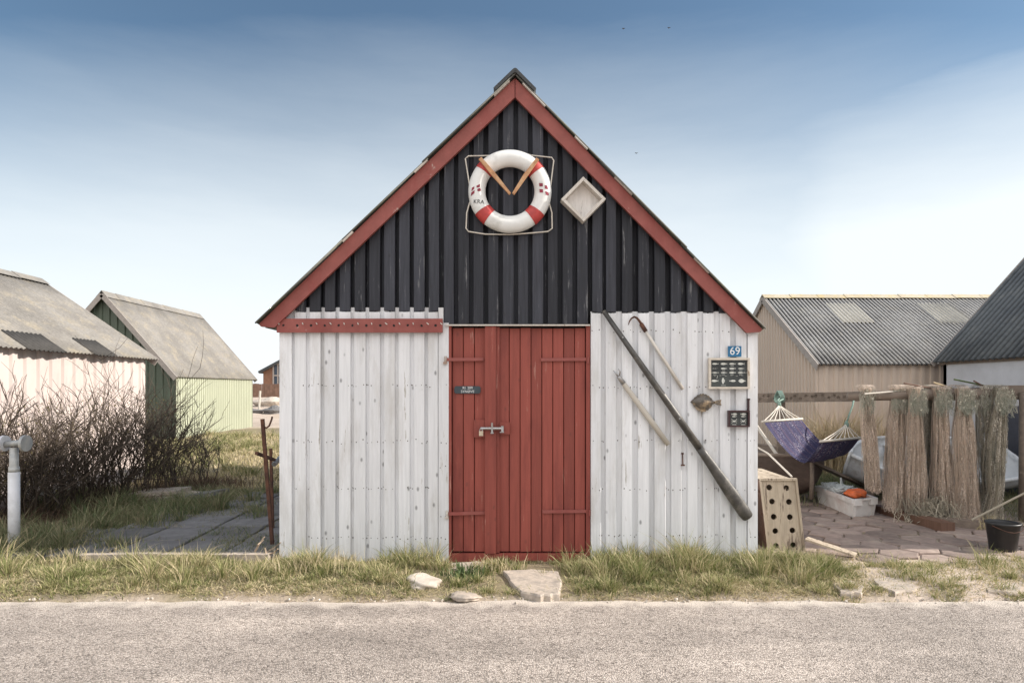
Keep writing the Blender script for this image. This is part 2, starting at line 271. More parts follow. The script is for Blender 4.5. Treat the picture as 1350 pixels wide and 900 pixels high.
# ------------------------------------------------------------------ mesh helpers
class MB:
    def __init__(s): s.v = []; s.f = []; s.m = []
    def add(s, vs, fs, mi=0):
        o = len(s.v); s.v += [tuple(p) for p in vs]
        for f in fs: s.f.append([i+o for i in f]); s.m.append(mi)
        return s
    def box(s, c, size, rot=None, mi=0, taper=1.0):
        a, b, d = (x/2 for x in size); c = Vector(c); vs = []
        for z in (-d, d):
            t = taper if z > 0 else 1
            for x, y in ((-a,-b),(a,-b),(a,b),(-a,b)):
                p = Vector((x*t, y*t, z))
                if rot is not None: p = (rot @ p)
                vs.append(p+c)
        return s.add(vs, [(0,3,2,1),(4,5,6,7),(0,1,5,4),(1,2,6,5),(2,3,7,6),(3,0,4,7)], mi)
    def bar(s, p0, p1, w, h, up=(0,0,1), mi=0):
        p0, p1 = Vector(p0), Vector(p1); d = (p1-p0); L = d.length; d.normalize()
        u = Vector(up); x = d.cross(u)
        if x.length < 1e-4: x = d.cross(Vector((0,1,0)))
        x.normalize(); u = x.cross(d)
        vs = [p+x*a*w/2+u*b*h/2 for p in (p0, p1) for a, b in ((-1,-1),(1,-1),(1,1),(-1,1))]
        return s.add(vs, [(0,3,2,1),(4,5,6,7),(0,1,5,4),(1,2,6,5),(2,3,7,6),(3,0,4,7)][0:2]+[(0,1,5,4),(1,2,6,5),(2,3,7,6),(3,0,4,7)], mi)
    def prism(s, poly, y0, y1, mi=0):            # polygon in x,z extruded along y (front y0), counter-clockwise seen from -y
        n = len(poly); vs = [(x, y0, z) for x, z in poly]+[(x, y1, z) for x, z in poly]
        return s.add(vs, [tuple(range(n)), tuple(range(2*n-1, n-1, -1))]+[(i, n+i, n+(i+1) % n, (i+1) % n) for i in range(n)], mi)
    def tube(s, pts, r, n=6, mi=0, cap=True, closed=False, flat=1.0):
        pts = [Vector(p) for p in pts]; k = len(pts)
        rr = r if hasattr(r, '__len__') else [r]*k
        vs = []; ref = None
        for i, p in enumerate(pts):
            a = pts[(i-1) % k] if (closed or i > 0) else p; b = pts[(i+1) % k] if (closed or i < k-1) else p
            d = b-a
            if d.length < 1e-9: d = Vector((0,0,1))
            d.normalize()
            if ref is None: ref = Vector((0,1,0)) if abs(d.y) < .9 else Vector((1,0,0))
            x = d.cross(ref)
            if x.length < 1e-5: x = d.cross(Vector((1,0,.3)))
            x.normalize(); y = x.cross(d); ref = y
            for j in range(n):
                t = 2*math.pi*j/n; vs.append(p+(x*math.cos(t)+y*math.sin(t)*flat)*rr[i])
        fs = []
        for i in range(k if closed else k-1):
            i2 = (i+1) % k
            for j in range(n): fs.append((i*n+j, i*n+(j+1) % n, i2*n+(j+1) % n, i2*n+j))
        if cap and not closed: fs += [tuple(range(n-1, -1, -1)), tuple(range((k-1)*n, k*n))]
        return s.add(vs, fs, mi)
    def lathe(s, c, prof, n=20, mi=0):           # profile (r, z) about a vertical axis
        c = Vector(c); vs = [c+Vector((r*math.cos(2*math.pi*j/n), r*math.sin(2*math.pi*j/n), z)) for r, z in prof for j in range(n)]
        fs = [(i*n+j, i*n+(j+1) % n, (i+1)*n+(j+1) % n, (i+1)*n+j) for i in range(len(prof)-1) for j in range(n)]
        return s.add(vs, fs, mi)
    def holes(s, o, ux, uz, w, h, cols, rows, r, mi=0, n=16, jit=0, depth=.018, nrm=None):   # panel pierced by round holes
        o, ux, uz = Vector(o), Vector(ux), Vector(uz); cw, ch = w/cols, h/rows
        nr = Vector(nrm) if nrm is not None else Vector((0,1,0))
        for i in range(cols):
            for j in range(rows):
                cx, cz = (i+.5)*cw, (j+.5)*ch; out = []; inn = []; back = []
                hx, hz = cx+random.uniform(-jit, jit)*cw, cz+random.uniform(-jit, jit)*ch
                for k in range(n):
                    t = 2*math.pi*(k+.5)/n; c_, s_ = math.cos(t), math.sin(t); q = 1/max(abs(c_), abs(s_))
                    out.append(o+ux*(cx+c_*q*cw/2)+uz*(cz+s_*q*ch/2)); inn.append(o+ux*(hx+c_*r)+uz*(hz+s_*r)); back.append(inn[-1]+nr*depth)
                fs = [(k, (k+1) % n, n+(k+1) % n, n+k) for k in range(n)]+[(n+k, n+(k+1) % n, 2*n+(k+1) % n, 2*n+k) for k in range(n)]
                b0 = len(s.v); s.add(out+inn+back, fs, mi)
                for sx, sz in ((-1,-1),(1,-1),(1,1),(-1,1)):     # square corners
                    cpt = o+ux*(cx+sx*cw/2)+uz*(cz+sz*ch/2)
                    ks = sorted(range(n), key=lambda k: (out[k]-cpt).length)[:2]
                    ks.sort(); 
                    if ks == [0, n-1]: ks = [n-1, 0]
                    s.v.append(tuple(cpt)); s.f.append([b0+ks[0], len(s.v)-1, b0+ks[1]]); s.m.append(mi)
        return s
    def build(s, name, mats, parent=None, smooth=False, loc=None):
        if not isinstance(mats, (list, tuple)): mats = [mats]
        me = bpy.data.meshes.new(name)
        off = Vector(loc or (0,0,0)); q = parent
        while q is not None: off = off+q.location; q = q.parent
        me.from_pydata([(p[0]-off[0], p[1]-off[1], p[2]-off[2]) for p in s.v], [], s.f)
        for m in mats: me.materials.append(m)
        me.polygons.foreach_set('material_index', s.m)
        if smooth: me.polygons.foreach_set('use_smooth', [True]*len(s.f))
        me.update(); o = bpy.data.objects.new(name, me); COL.objects.link(o)
        if parent is not None: o.parent = parent
        if loc: o.location = loc
        return o
def tag(o, label, cat, group=None, kind=None):
    o['label'] = label; o['category'] = cat
    if group: o['group'] = group
    if kind: o['kind'] = kind
    return o
def thing(name, loc, label, cat, group=None, rot=None):
    o = bpy.data.objects.new(name, None); COL.objects.link(o); o.location = loc; o.empty_display_size = .1
    if rot: o.rotation_euler = rot
    return tag(o, label, cat, group)
def struct(mb, name, mat, smooth=False):
    o = mb.build(name, mat, smooth=smooth); o['kind'] = 'structure'; return o
def text_mesh(s, size):
    cu = bpy.data.curves.new('lettering', 'FONT'); cu.body = s; cu.size = size; cu.align_x = 'CENTER'; cu.align_y = 'CENTER'; cu.resolution_u = 4
    o = bpy.data.objects.new('lettering', cu); COL.objects.link(o)
    bpy.context.view_layer.update()
    me = bpy.data.meshes.new_from_object(o.evaluated_get(bpy.context.evaluated_depsgraph_get()))
    vs = [tuple(v.co) for v in me.vertices]; fs = [tuple(p.vertices) for p in me.polygons]
    bpy.data.objects.remove(o); bpy.data.curves.remove(cu); bpy.data.meshes.remove(me)
    return vs, fs
def wob(x, y, f=1.0, seed=0.0):                  # cheap smooth noise for numpy arrays, about -1..1
    return (np.sin(x*f*1.7+seed)+np.sin(y*f*2.3+seed*1.7+x*f*.6)+np.sin((x+y)*f*3.1+seed*.7)*.6+np.sin((x-y*1.4)*f*5.3+seed*2.1)*.4)/3

def blades(name, P, hgt, mat, width=.006, lean=.5, parent=None, seed=1, out=None):
    """A mesh of grass blades rooted at P (n,3) with heights hgt (n,)."""
    g = np.random.default_rng(seed); n = len(P); az = g.uniform(0, 2*np.pi, n); fa = g.uniform(0, 2*np.pi, n)
    if out is not None: az = out+g.normal(0, .7, n)
    ln = g.uniform(.05, 1, n)*lean*hgt; curl = g.uniform(.2, 1.0, n)
    wd = width*g.uniform(.6, 1.3, n); lv = np.array([0, .4, .75, 1.0]); V = np.zeros((n, 7, 3), np.float32); q = 0
    dx, dy = np.cos(az)*ln, np.sin(az)*ln; sx, sy = np.cos(fa)*wd/2, np.sin(fa)*wd/2
    for i, t in enumerate(lv):
        o = t**(1.3+curl); z = hgt*(t-.35*lean*curl*t*t*t)
        c = np.stack([P[:,0]+dx*o, P[:,1]+dy*o, P[:,2]+z], 1)
        if i < 3:
            k = (1.0, .85, .55)[i]; s = np.stack([sx*k, sy*k, 0*sx], 1)
            V[:, q] = c-s; V[:, q+1] = c+s; q += 2
        else: V[:, q] = c
    base = (np.arange(n)*7)[:, None]
    quads = np.concatenate([base+np.array([0,1,3,2]), base+np.array([2,3,5,4])]).reshape(-1); tris = (base+np.array([4,5,6])).reshape(-1)
    me = bpy.data.meshes.new(name); me.vertices.add(n*7)
    off = parent.location if parent else Vector((0,0,0))
    me.vertices.foreach_set('co', (V.reshape(-1, 3)-np.array(off, np.float32)).reshape(-1))
    nl = len(quads)+len(tris); me.loops.add(nl); me.loops.foreach_set('vertex_index', np.concatenate([quads, tris]).astype(np.int32))
    np_ = 2*n+n; me.polygons.add(np_)
    st = np.concatenate([np.arange(2*n)*4, 2*n*4+np.arange(n)*3]).astype(np.int32)
    me.polygons.foreach_set('loop_start', st)
    me.update(calc_edges=True); me.validate(); me.materials.append(mat)
    o = bpy.data.objects.new(name, me); COL.objects.link(o)
    if parent: o.parent = parent
    return o
# ------------------------------------------------------------------ ground, road, paving
def gz(x, y):
    x = np.asarray(x, float); y = np.asarray(y, float)
    def s(a, b, t): q = np.clip((t-a)/(b-a), 0, 1); return q*q*(3-2*q)
    z = .045*s(4.62, 4.9, y)*(1-s(5.3, 5.62, y))*(.6+.5*wob(x, y, 2.2, 1.3))
    z = z*(1-.85*np.exp(-((x-.15)/.75)**4))-.10*(1-s(4.5, 4.78, y))
    z = z+s(12, 22, y)*.22*s(2, -3, -x*-1)*0
    left = s(1.0, -3.0, x) if False else 1-s(-3.0, 1.0, x)
    z = z+left*(s(11, 20, y)*.22+s(24, 42, y)*.62+s(20, 30, y)*.10*wob(x, y, .5, .4))
    z = z+.02*wob(x, y, 3.1, 2.0)*s(6.0, 8.0, y)*left
    z = z+.03*s(9.0, 10.0, y)*wob(x, y, 1.7, 4)*(1-left)
    return z
xs = np.concatenate([np.linspace(-260, -14, 26), np.linspace(-13.5, -6.1, 26), np.linspace(-6, 6, 130), np.linspace(6.1, 13.5, 26), np.linspace(14, 260, 26)])
ys = np.concatenate([np.linspace(-60, 2.6, 14), np.linspace(2.8, 4.4, 8), np.linspace(4.45, 6.2, 40), np.linspace(6.3, 12, 44), np.linspace(12.3, 50, 70), np.linspace(54, 600, 24)])
XX, YY = np.meshgrid(xs, ys); ZZ = gz(XX, YY)
mb = MB(); nx = len(xs)
mb.add(list(zip(XX.ravel(), YY.ravel(), ZZ.ravel())), [(j*nx+i, j*nx+i+1, (j+1)*nx+i+1, (j+1)*nx+i) for j in range(len(ys)-1) for i in range(nx-1)])
struct(mb, 'ground', M['ground'], True)
# the road: one sheet with a crumbling edge
mb = MB(); n = 700; xe = np.linspace(-30, 30, n)
ye = 4.70+.035*wob(xe, xe*0, 1.1, .5)+.035*wob(xe, xe*0, 5.3, 1.5)+.018*wob(xe, xe*0, 14.0, .7)+rng.normal(0, .007, n)
vs = []
for i in range(n):
    vs += [(xe[i], -2.5, -.03), (xe[i], 3.6, -.012), (xe[i], ye[i]-.06, -.014), (xe[i], ye[i], -.03), (xe[i], ye[i]+.02, -.09)]
mb.add(vs, [(i*5+k, (i+1)*5+k, (i+1)*5+k+1, i*5+k+1) for i in range(n-1) for k in range(4)])
struct(mb, 'road', M['asphalt'], True)

# concrete slabs beside the shed on the left, laid in a grid with overgrown joints
mb = MB()
for i in range(5):
    for j in range(6):
        cx, cy = -2.36-.52*i-.02*j, 6.02+.60*j
        if (i >= 4 and j > 1) or (i >= 3 and j > 3): continue
        rt = Euler((random.gauss(0,.012), random.gauss(0,.012), random.gauss(0,.02))).to_matrix()
        mb.box((cx, cy, .0+random.uniform(-.006,.01)), (.495, .575, .07), rt)
o = mb.build('paved_path', M['slab']); o['kind'] = 'structure'
bv = o.modifiers.new('b', 'BEVEL'); bv.width = .008; bv.segments = 1
mb = MB()
for x0, x1 in ((-3.75, -3.05), (-3.04, -2.45), (-2.44, -2.1)):
    mb.box(((x0+x1)/2, 5.60, .035), (x1-x0-.01, .08, .11), Euler((0, random.gauss(0,.01), random.gauss(0,.015))).to_matrix())
o = mb.build('kerb', M['concrete']); o['kind'] = 'structure'
# the yard on the right: elongated hexagonal pavers
mb = MB(); hw, hd = .19, .155
for i in range(-2, 24):
    for j in range(0, 22):
        cx = 2.1+i*hw*1.5+0; cy = 5.72+j*hd*2+(hd if i % 2 else 0)
        if cx < 2.28 or cx > 7.1 or cy > 8.9+.25*math.sin(cx*2) or cy > 9.4-(cx-4.6)*.35 or cy < 5.66+.12*math.sin(cx*3.1): continue
        z = random.gauss(.012, .005); tx, ty = random.gauss(0,.014), random.gauss(0,.014)
        hx = [(cx+a*hw*.955, cy+b*hd*.95) for a, b in ((1,0),(.5,1),(-.5,1),(-1,0),(-.5,-1),(.5,-1))]
        hx = [(x+random.gauss(0,.006), y+random.gauss(0,.006)) for x, y in hx]
        c = [(x, y, z+(x-cx)*tx+(y-cy)*ty) for x, y in hx]
        ci = [(cx+(x-cx)*.93, cy+(y-cy)*.93, zz+.007) for x, y, zz in c]
        mb.add([(x, y, -.06) for x, y, _ in c]+c+ci, [(k, (k+1) % 6, 6+(k+1) % 6, 6+k) for k in range(6)]+[(6+k, 6+(k+1) % 6, 12+(k+1) % 6, 12+k) for k in range(6)]+[tuple(range(12, 18))])
o = mb.build('paved_yard', M['paver']); o['kind'] = 'structure'

# ------------------------------------------------------------------ the fishing shed
shed = thing('fishing_shed', (fx(683), YF, 0), 'fishing shed with black plank gable, white plank walls and red fascia boards', 'shed')
YR = YF-.085                                      # the roof edge stands a little before the wall
rx, rz = (lambda p: (p-CX)*YR/F), (lambda p: H+(HZ-p)*YR/F)
RL, RT, RR = (rx(341), rz(424)), (rx(679), rz(100)), (rx(1005.5), rz(431))       # outer roof line: left eave, ridge, right eave
def roofz(x):
    a, b = (RL, RT) if x < RT[0] else (RT, RR)
    return a[1]+(b[1]-a[1])*(x-a[0])/(b[0]-a[0])
Y0 = YF+.055
mb = MB(); xl, xr = fx(372), fx(995)
mb.prism([(xl, -.05), (xr, -.05), (xr, roofz(xr)-.09), (RT[0], RT[1]-.09), (xl, roofz(xl)-.09)], Y0, 11.9)
mb.build('wall', [M['dark']], shed)
def nailrow(mb, x, w, rows, y):
    for z in rows:
        for dx in (-.3, .3):
            if random.random() < .62:
                cx, cz = x+dx*w+random.gauss(0,.004), z+random.gauss(0,.007); r = random.uniform(.003, .0056)
                mb.add([(cx+r*math.cos(t), y-.0015, cz+r*math.sin(t)*1.15) for t in [k*math.pi/3 for k in range(6)]], [tuple(range(6))], 1)
def planks(mb, xa, xb, centers, bw, zb, zt, inner_zb=None, inner_zt=None, jb=.006, nails=(), proud=.026, clip=True, rec=0):
    """Board on board: inner boards flush with the wall, outer boards nailed over the joints."""
    def top(x, z): return min(z, roofz(x)-.05) if clip else z
    cs = sorted(centers)
    for a, b in zip([2*cs[0]-cs[1]]+cs, cs+[2*cs[-1]-cs[-2]]):
        x0, x1 = max(xa, a+.01), min(xb, b-.01)
        if x1-x0 < .01: continue
        lo = (inner_zb if inner_zb is not None else zb)+random.uniform(-jb, jb); hi = inner_zt if inner_zt is not None else zt
        y = YF+rec+random.uniform(0, .004); ms = [x0, x1] if not (x0 < RT[0] < x1) else [x0, RT[0], x1]
        mb.prism([(x0, lo), (x1, lo)]+[(x, top(x, hi)) for x in reversed(ms)], y, YF+rec+.012)
        nailrow(mb, (x0+x1)/2, .02, [z for z in nails if lo < z < top(x0, hi)], y)
    for c in cs:
        w = bw*random.uniform(.94, 1.06); x0, x1 = max(xa, c-w/2), min(xb, c+w/2)
        if x1-x0 < .02: continue
        lo = zb+random.uniform(-jb, jb); y = YF-proud+random.uniform(-.005, .004); t = random.gauss(0, .0025); ms = [x0, x1] if not (x0 < RT[0] < x1) else [x0, RT[0], x1]
        zt0, zt1 = top(x0, zt), top(x1, zt)
        if min(zt0, zt1)-lo < .01: continue
        e = .004
        # front face slightly chamfered so the board edges catch the light
        poly = [(x0, lo+t*2), (x1, lo-t*2)]+[(x, top(x, zt)) for x in reversed(ms)]
        n = len(poly); cx, cz = sum(p[0] for p in poly)/n, sum(p[1] for p in poly)/n
        fr = [(x+(e if x < cx-.01 else -e if x > cx+.01 else 0), y, z+(e if z < cz else -e)) for x, z in poly]
        md = [(x, y+e, z) for x, z in poly]; bk = [(x, YF+rec+.002, z) for x, z in poly]
        mb.add(fr+md+bk, [tuple(range(n))]+[(i, n+i, n+(i+1) % n, (i+1) % n) for i in range(n)]+[(n+i, 2*n+i, 2*n+(i+1) % n, n+(i+1) % n) for i in range(n)])
        nailrow(mb, (x0+x1)/2, w, [z for z in nails if lo < z < min(zt0, zt1)], y)
P = 19.5
lc = [fx(592+P*k) for k in range(-11, 0)]; mc = [fx(592+P*k) for k in range(0, 10)]; rc = [fx(785)]+[fx(805+21.4*k) for k in range(0, 9)]
bc = [fx(592+P*k) for k in range(-12, 11)]+[fx(805+21.4*k) for k in range(0, 8)]
nl = [fz(508), fz(582), fz(643), fz(708)]; nr = [fz(437), fz(510), fz(580), fz(644), fz(706)]
mb = MB()
planks(mb, fx(384), fx(585.2), [c for c in bc if fx(384) < c < fx(582)], .092, fz(410.5), 9, fz(404.6), jb=.003, rec=.050)
planks(mb, fx(585.6), fx(776), [c for c in bc if fx(583) < c < fx(777)], .092, fz(428), 9, fz(428), jb=.003, rec=.050)
planks(mb, fx(776.4), fx(972), [c for c in bc if fx(777) < c < fx(972)], .092, fz(412), 9, fz(409.9), jb=.003, rec=.050)
mb.build('gable_cladding', [M['black'], M['nail']], shed)
mb = MB()
planks(mb, fx(385), fx(578), lc[1:], .100, -.05, fz(411.6), None, fz(405.2), nails=nl, clip=False)
mb.prism([(fx(370), -.05), (fx(386), -.05), (fx(386), fz(421)), (fx(370), fz(421))], YF-.03, YF+.02)
mb.prism([(fx(378), fz(420.6)), (fx(386), fz(420.6)), (fx(386), fz(411)), (fx(378), fz(414))], YF-.012, YF+.02)
mb.prism([(fx(578.6), -.05), (fx(592), -.05), (fx(592), fz(426)), (fx(585), fz(426)), (fx(585), fz(406)), (fx(578.6), fz(406))], YF-.031, YF+.02)
nailrow(mb, fx(585), .08, nl+[fz(440), fz(615), fz(680)], YF-.031)
mb.build('white_cladding', [M['white'], M['nail']], shed)
mb = MB()
planks(mb, fx(778.5), fx(983), rc, .094, -.05, fz(413.2), None, fz(410.6), nails=nr, clip=True)
mb.prism([(fx(984), -.05), (fx(997), -.05), (fx(997), fz(438)), (fx(984), fz(425))], YF-.034, YF+.02)
nailrow(mb, fx(990), .06, nr, YF-.034)
mb.bar((fx(962), YF-.036, fz(412)), (fx(990), YF-.036, fz(441)), .02, .06, up=(1,0,1))
mb.build('white_cladding', [M['white'], M['nail']], shed)
# side and rear walls behind the corner
for x, s in ((xl-.012, -1), (xr+.013, 1)):
    mb = MB()
    for k in range(44):
        y = YF+.13+k*.14
        mb.box((x, y, 1.0), (.024+.02*(k % 2), .132, 2.1))
    mb.build('side_cladding', M['white'], shed)
# roof: corrugated sheets, ridge cap, red fascia boards
def corr(mb, A, B, y0, y1, pitch, amp, rows=2, th=.012, per=6, axis='y', jag=0):
    """Corrugated sheet from ridge A(x,z) to eave B(x,z), waves running down the slope."""
    d = Vector((B[0]-A[0], 0, B[1]-A[1])); nrm = Vector((-d.z, 0, d.x)).normalized()
    if nrm.z < 0: nrm = -nrm
    n = max(2, int((y1-y0)/pitch*per)+1); vs = []
    for k in range(2):
        for r in range(rows+1):
            for i in range(n):
                y = y0+(y1-y0)*i/(n-1); p = Vector((A[0], y, A[1]))+d*(r/rows)
                vs.append(p+nrm*(amp*math.sin(2*math.pi*(y-y0)/pitch)-(th if k else 0)))
    q = n*(rows+1); fs = []
    for r in range(rows):
        for i in range(n-1):
            a = r*n+i; fs.append((a, a+1, a+n+1, a+n)); fs.append((q+a, q+a+n, q+a+n+1, q+a+1))
    for i in range(n-1): fs += [(i, q+i, q+i+1, i+1), (rows*n+i, rows*n+i+1, q+rows*n+i+1, q+rows*n+i)]
    for r in range(rows):
        for i in (0, n-1): fs.append((r*n+i, (r+1)*n+i, q+(r+1)*n+i, q+r*n+i))
    return mb.add(vs, fs)
mb = MB()
for A, B in ((RT, RL), (RT, RR)):
    # three overlapping lengths of sheet down each slope
    for k, (t0, t1, lift) in enumerate(((0, .36, .008), (.34, .69, .004), (.67, 1.008, .0))):
        a = (A[0]+(B[0]-A[0])*t0, A[1]+(B[1]-A[1])*t0+lift); b = (A[0]+(B[0]-A[0])*t1, A[1]+(B[1]-A[1])*t1+lift+.004)
        corr(mb, a, b, YF-.112-random.uniform(0, .02), 12.1, .146, .012)
roof = mb.build('roof', M['roof_shed'], shed, True)
mb = MB()
for B in (RL, RR):
    d = Vector((B[0]-RT[0], B[1]-RT[1])).normalized()
    a = Vector(RT)+Vector((0, .022)); b = a+d*.235; nrm = Vector((-d.y, d.x)); nrm = nrm if nrm.y > 0 else -nrm
    mb.prism([tuple(a-nrm*.005), tuple(b-nrm*.005), tuple(b+nrm*.022), tuple(a+nrm*.022)] if d.x > 0 else [tuple(b-nrm*.005), tuple(a-nrm*.005), tuple(a+nrm*.022), tuple(b+nrm*.022)], YF-.135, 12.15)
mb.tube([(RT[0], YF-.134, RT[1]+.024), (RT[0], 12.15, RT[1]+.024)], .021, 8)
mb.build('ridge_cap', M['roof_dark'], roof)
for B, lo in ((RL, -.02), (RR, -.02)):
    d = Vector((B[0]-RT[0], B[1]-RT[1])); L = d.length; d.normalize(); sg = 1 if B[0] > 0 else -1
    o0 = Vector((RT[0]+sg*.003, RT[1]-.022)); v = .165                            # vertical depth of the board
    e = Vector(B)+Vector((0, -.022))
    pts = [(o0.x, o0.y-v), (o0.x, o0.y), (e.x, e.y), (e.x+(.0 if sg < 0 else -.03), e.y-.03), (e.x-sg*.15, e.y-.035)] if sg < 0 else [(o0.x, o0.y), (o0.x, o0.y-v), (e.x-.135, e.y-.025), (e.x-.02, e.y-.03), (e.x, e.y)]
    if sg < 0: pts = [(o0.x, o0.y), (e.x, e.y), (e.x+.02, e.y-.02), (e.x+.135, e.y-.028), (o0.x, o0.y-v)]
    else: pts = [(o0.x, o0.y-v), (e.x-.135, e.y-.028), (e.x-.02, e.y-.02), (e.x, e.y), (o0.x, o0.y)]
    mb = MB(); mb.prism(pts, YF-.085, YF-.05); mb.build('fascia_board', M['fascia'], shed)
    # pale batten showing between sheet and fascia
    for t0, t1 in ((.02, .08), (.34, .39), (.63, .67)) if sg < 0 else ((.03, .12), (.24, .29), (.40, .47), (.72, .78)):
        a, b = o0+(e-o0)*t0, o0+(e-o0)*t1
        mb = MB(); mb.bar((a.x, YF-.105, a.y+.008), (b.x, YF-.105, b.y+.008), .03, .009); mb.build('roof_batten', M['trim'], roof)
# eave boards below the overhang on both sides
mb = MB()
mb.bar((RL[0]+.10, YF+.0, RL[1]-.035), (RL[0]+.10, 11.9, RL[1]-.035), .15, .02); mb.build('eave_board', M['roof_shed'], shed); mb = MB()
mb.bar((RR[0]-.06, YF+.0, RR[1]-.035), (RR[0]-.06, 11.9, RR[1]-.035), .10, .02)
mb.build('eave_board', M['roof_shed'], shed)
# peg rail
mb = MB(); x0, x1, z0, z1 = fx(368.5), fx(584.5), fz(439), fz(421)
mb.box(((x0+x1)/2, YF-.056, (z0+z1)/2), (x1-x0, .026, z1-z0))
mb.holes((x0, YF-.0705, z0), (1,0,0), (0,0,1), x1-x0, z1-z0, 12, 1, .0125, jit=.04, depth=.0005)
n0 = len(mb.v)
rail = mb.build('peg_rail', M['fascia'], shed)
for k in range(12):
    x = x0+(k+.5)*(x1-x0)/12; mb = MB()
    mb.add([(x+.0118*math.cos(t), YF-.0701, (z0+z1)/2+.0118*math.sin(t)) for t in [j*math.pi/6 for j in range(12)]], [tuple(range(12))]); mb.build('peg_hole', M['dark'], rail)
for k in range(12):
    x = x0+(k+.5)*(x1-x0)/12+.055*(1 if k else -.6); mb = MB()
    mb.tube([(x-.012, YF-.068, z0+.082), (x+.004+random.gauss(0,.004), YF-.098, z0+.068)], .0048, 6)
    mb.build('peg', M['trim'], rail)
# door frame, two leaves, hinges, bolt and padlock
mb = MB()
mb.prism([(fx(591.8), -.02), (fx(595.5), -.02), (fx(595.5), fz(428)), (fx(591.8), fz(428))], YF-.028, YF+.05)
mb.prism([(fx(772.5), -.02), (fx(778), -.02), (fx(778), fz(428)), (fx(772.5), fz(428))], YF-.010, YF+.05)
mb.prism([(fx(595.6), -.04), (fx(772.4), -.04), (fx(772.4), fz(729)), (fx(595.6), fz(729))], YF-.012, YF+.05)
frame = mb.build('door_frame', M['red'], shed)
mb = MB()
mb.prism([(fx(588), fz(430)), (fx(777), fz(430)), (fx(777), fz(428.2)), (fx(588), fz(428.2))], YF-.05, YF)
mb.build('drip_strip', M['trim'], shed)
def leaf(xa, xb, n, y):
    mb = MB(); w = (xb-xa)/n; e = .0035
    for k in range(n):
        a, b = xa+k*w+.002, xa+(k+1)*w-.002; z0, z1 = fz(727.5)+random.uniform(0,.006), fz(432)-random.uniform(0,.006); yy = y+random.uniform(-.002,.002)
        c = [(a,z0),(b,z0),(b,z1),(a,z1)]
        mb.add([(a+e,yy,z0),(b-e,yy,z0),(b-e,yy,z1),(a+e,yy,z1)]+[(x,yy+.006,z) for x, z in c]+[(x,yy+.025,z) for x, z in c],
               [(0,1,2,3)]+[(i,4+i,4+(i+1)%4,(i+1)%4) for i in range(4)]+[(4+i,8+i,8+(i+1)%4,4+(i+1)%4) for i in range(4)])
    return mb.build('door', M['red'], shed)
dl = leaf(fx(596), fx(640), 3, YF+.012); dr = leaf(fx(657), fx(772), 8, YF+.012)
mb = MB(); mb.prism([(fx(639.5), fz(728)), (fx(654), fz(728)), (fx(654), fz(430.5)), (fx(639.5), fz(430.5))], YF-.034, YF+.03)
mb.prism([(fx(654.2), fz(728)), (fx(658.5), fz(728)), (fx(658.5), fz(431)), (fx(654.2), fz(431))], YF-.010, YF+.03)
mb.build('cover_strip', M['red'], dr)
for z, (a, b), par in ((fz(474), (588, 637.5), dl), (fz(676), (590, 639.5), dl), (fz(474), (713, 777), dr), (fz(674), (715, 779), dr)):
    mb = MB(); mb.bar((fx(a), YF-.002 if par == dr else YF-.036, z), (fx(b), YF-.002, z+.004), .028, .010, up=(0,-1,0)); h = mb.build('hinge', M['fascia'], par)
    mb = MB()
    if par == dl: mb.tube([(fx(a), YF-.043, z+.03), (fx(a), YF-.043, z-.03)], .011, 8); mb.bar((fx(a-3), YF-.036, z-.03), (fx(a+2), YF-.036, z-.03), .03, .02)
    else: mb.tube([(fx(b-2), YF-.018, z+.022), (fx(b-2), YF-.018, z-.034)], .008, 8)
    mb.build('hinge_pin', M['hinge_white'] if par == dl else M['fascia'], h)
mb = MB()
mb.prism([(fx(625), fz(576)), (fx(639.2), fz(576)), (fx(639.2), fz(553)), (fx(625), fz(553))], YF-.020, YF+.014)
mb.build('bolt_block', M['red'], dl)
mb = MB(); mb.prism([(fx(658.8), fz(572)), (fx(672), fz(572)), (fx(672), fz(556.5)), (fx(658.8), fz(556.5))], YF-.020, YF+.014)
mb.build('bolt_block', M['red'], dr)
mb = MB(); zc = fz(564)
mb.tube([(fx(634), YF-.055, zc), (fx(664), YF-.055, zc)], .012, 8)
mb.bar((fx(649), YF-.060, zc+.05), (fx(649), YF-.060, zc-.045), .016, .016, up=(0,-1,0)); mb.bar((fx(662.5), YF-.05, zc+.022), (fx(662.5), YF-.05, zc-.03), .02, .04, up=(0,-1,0))
mb.box((fx(661.8), YF-.05, zc-.032), (.035, .04, .008)); mb.box((fx(649), YF-.04, zc-.04), (.028, .02, .01))
mb.build('door_bolt', M['steel'], dr)
mb = MB(); c = Vector((fx(634.7), YF-.062, fz(570.5)))
mb.box(c, (.036, .018, .042)); pl = mb.build('padlock', M['brass'], dl)
mb = MB(); mb.tube([c+Vector((.012*math.cos(t), 0, .02+(.028*math.sin(t)))) for t in [math.pi*k/8 for k in range(9)]], .0042, 6); mb.build('shackle', M['steel'], pl)
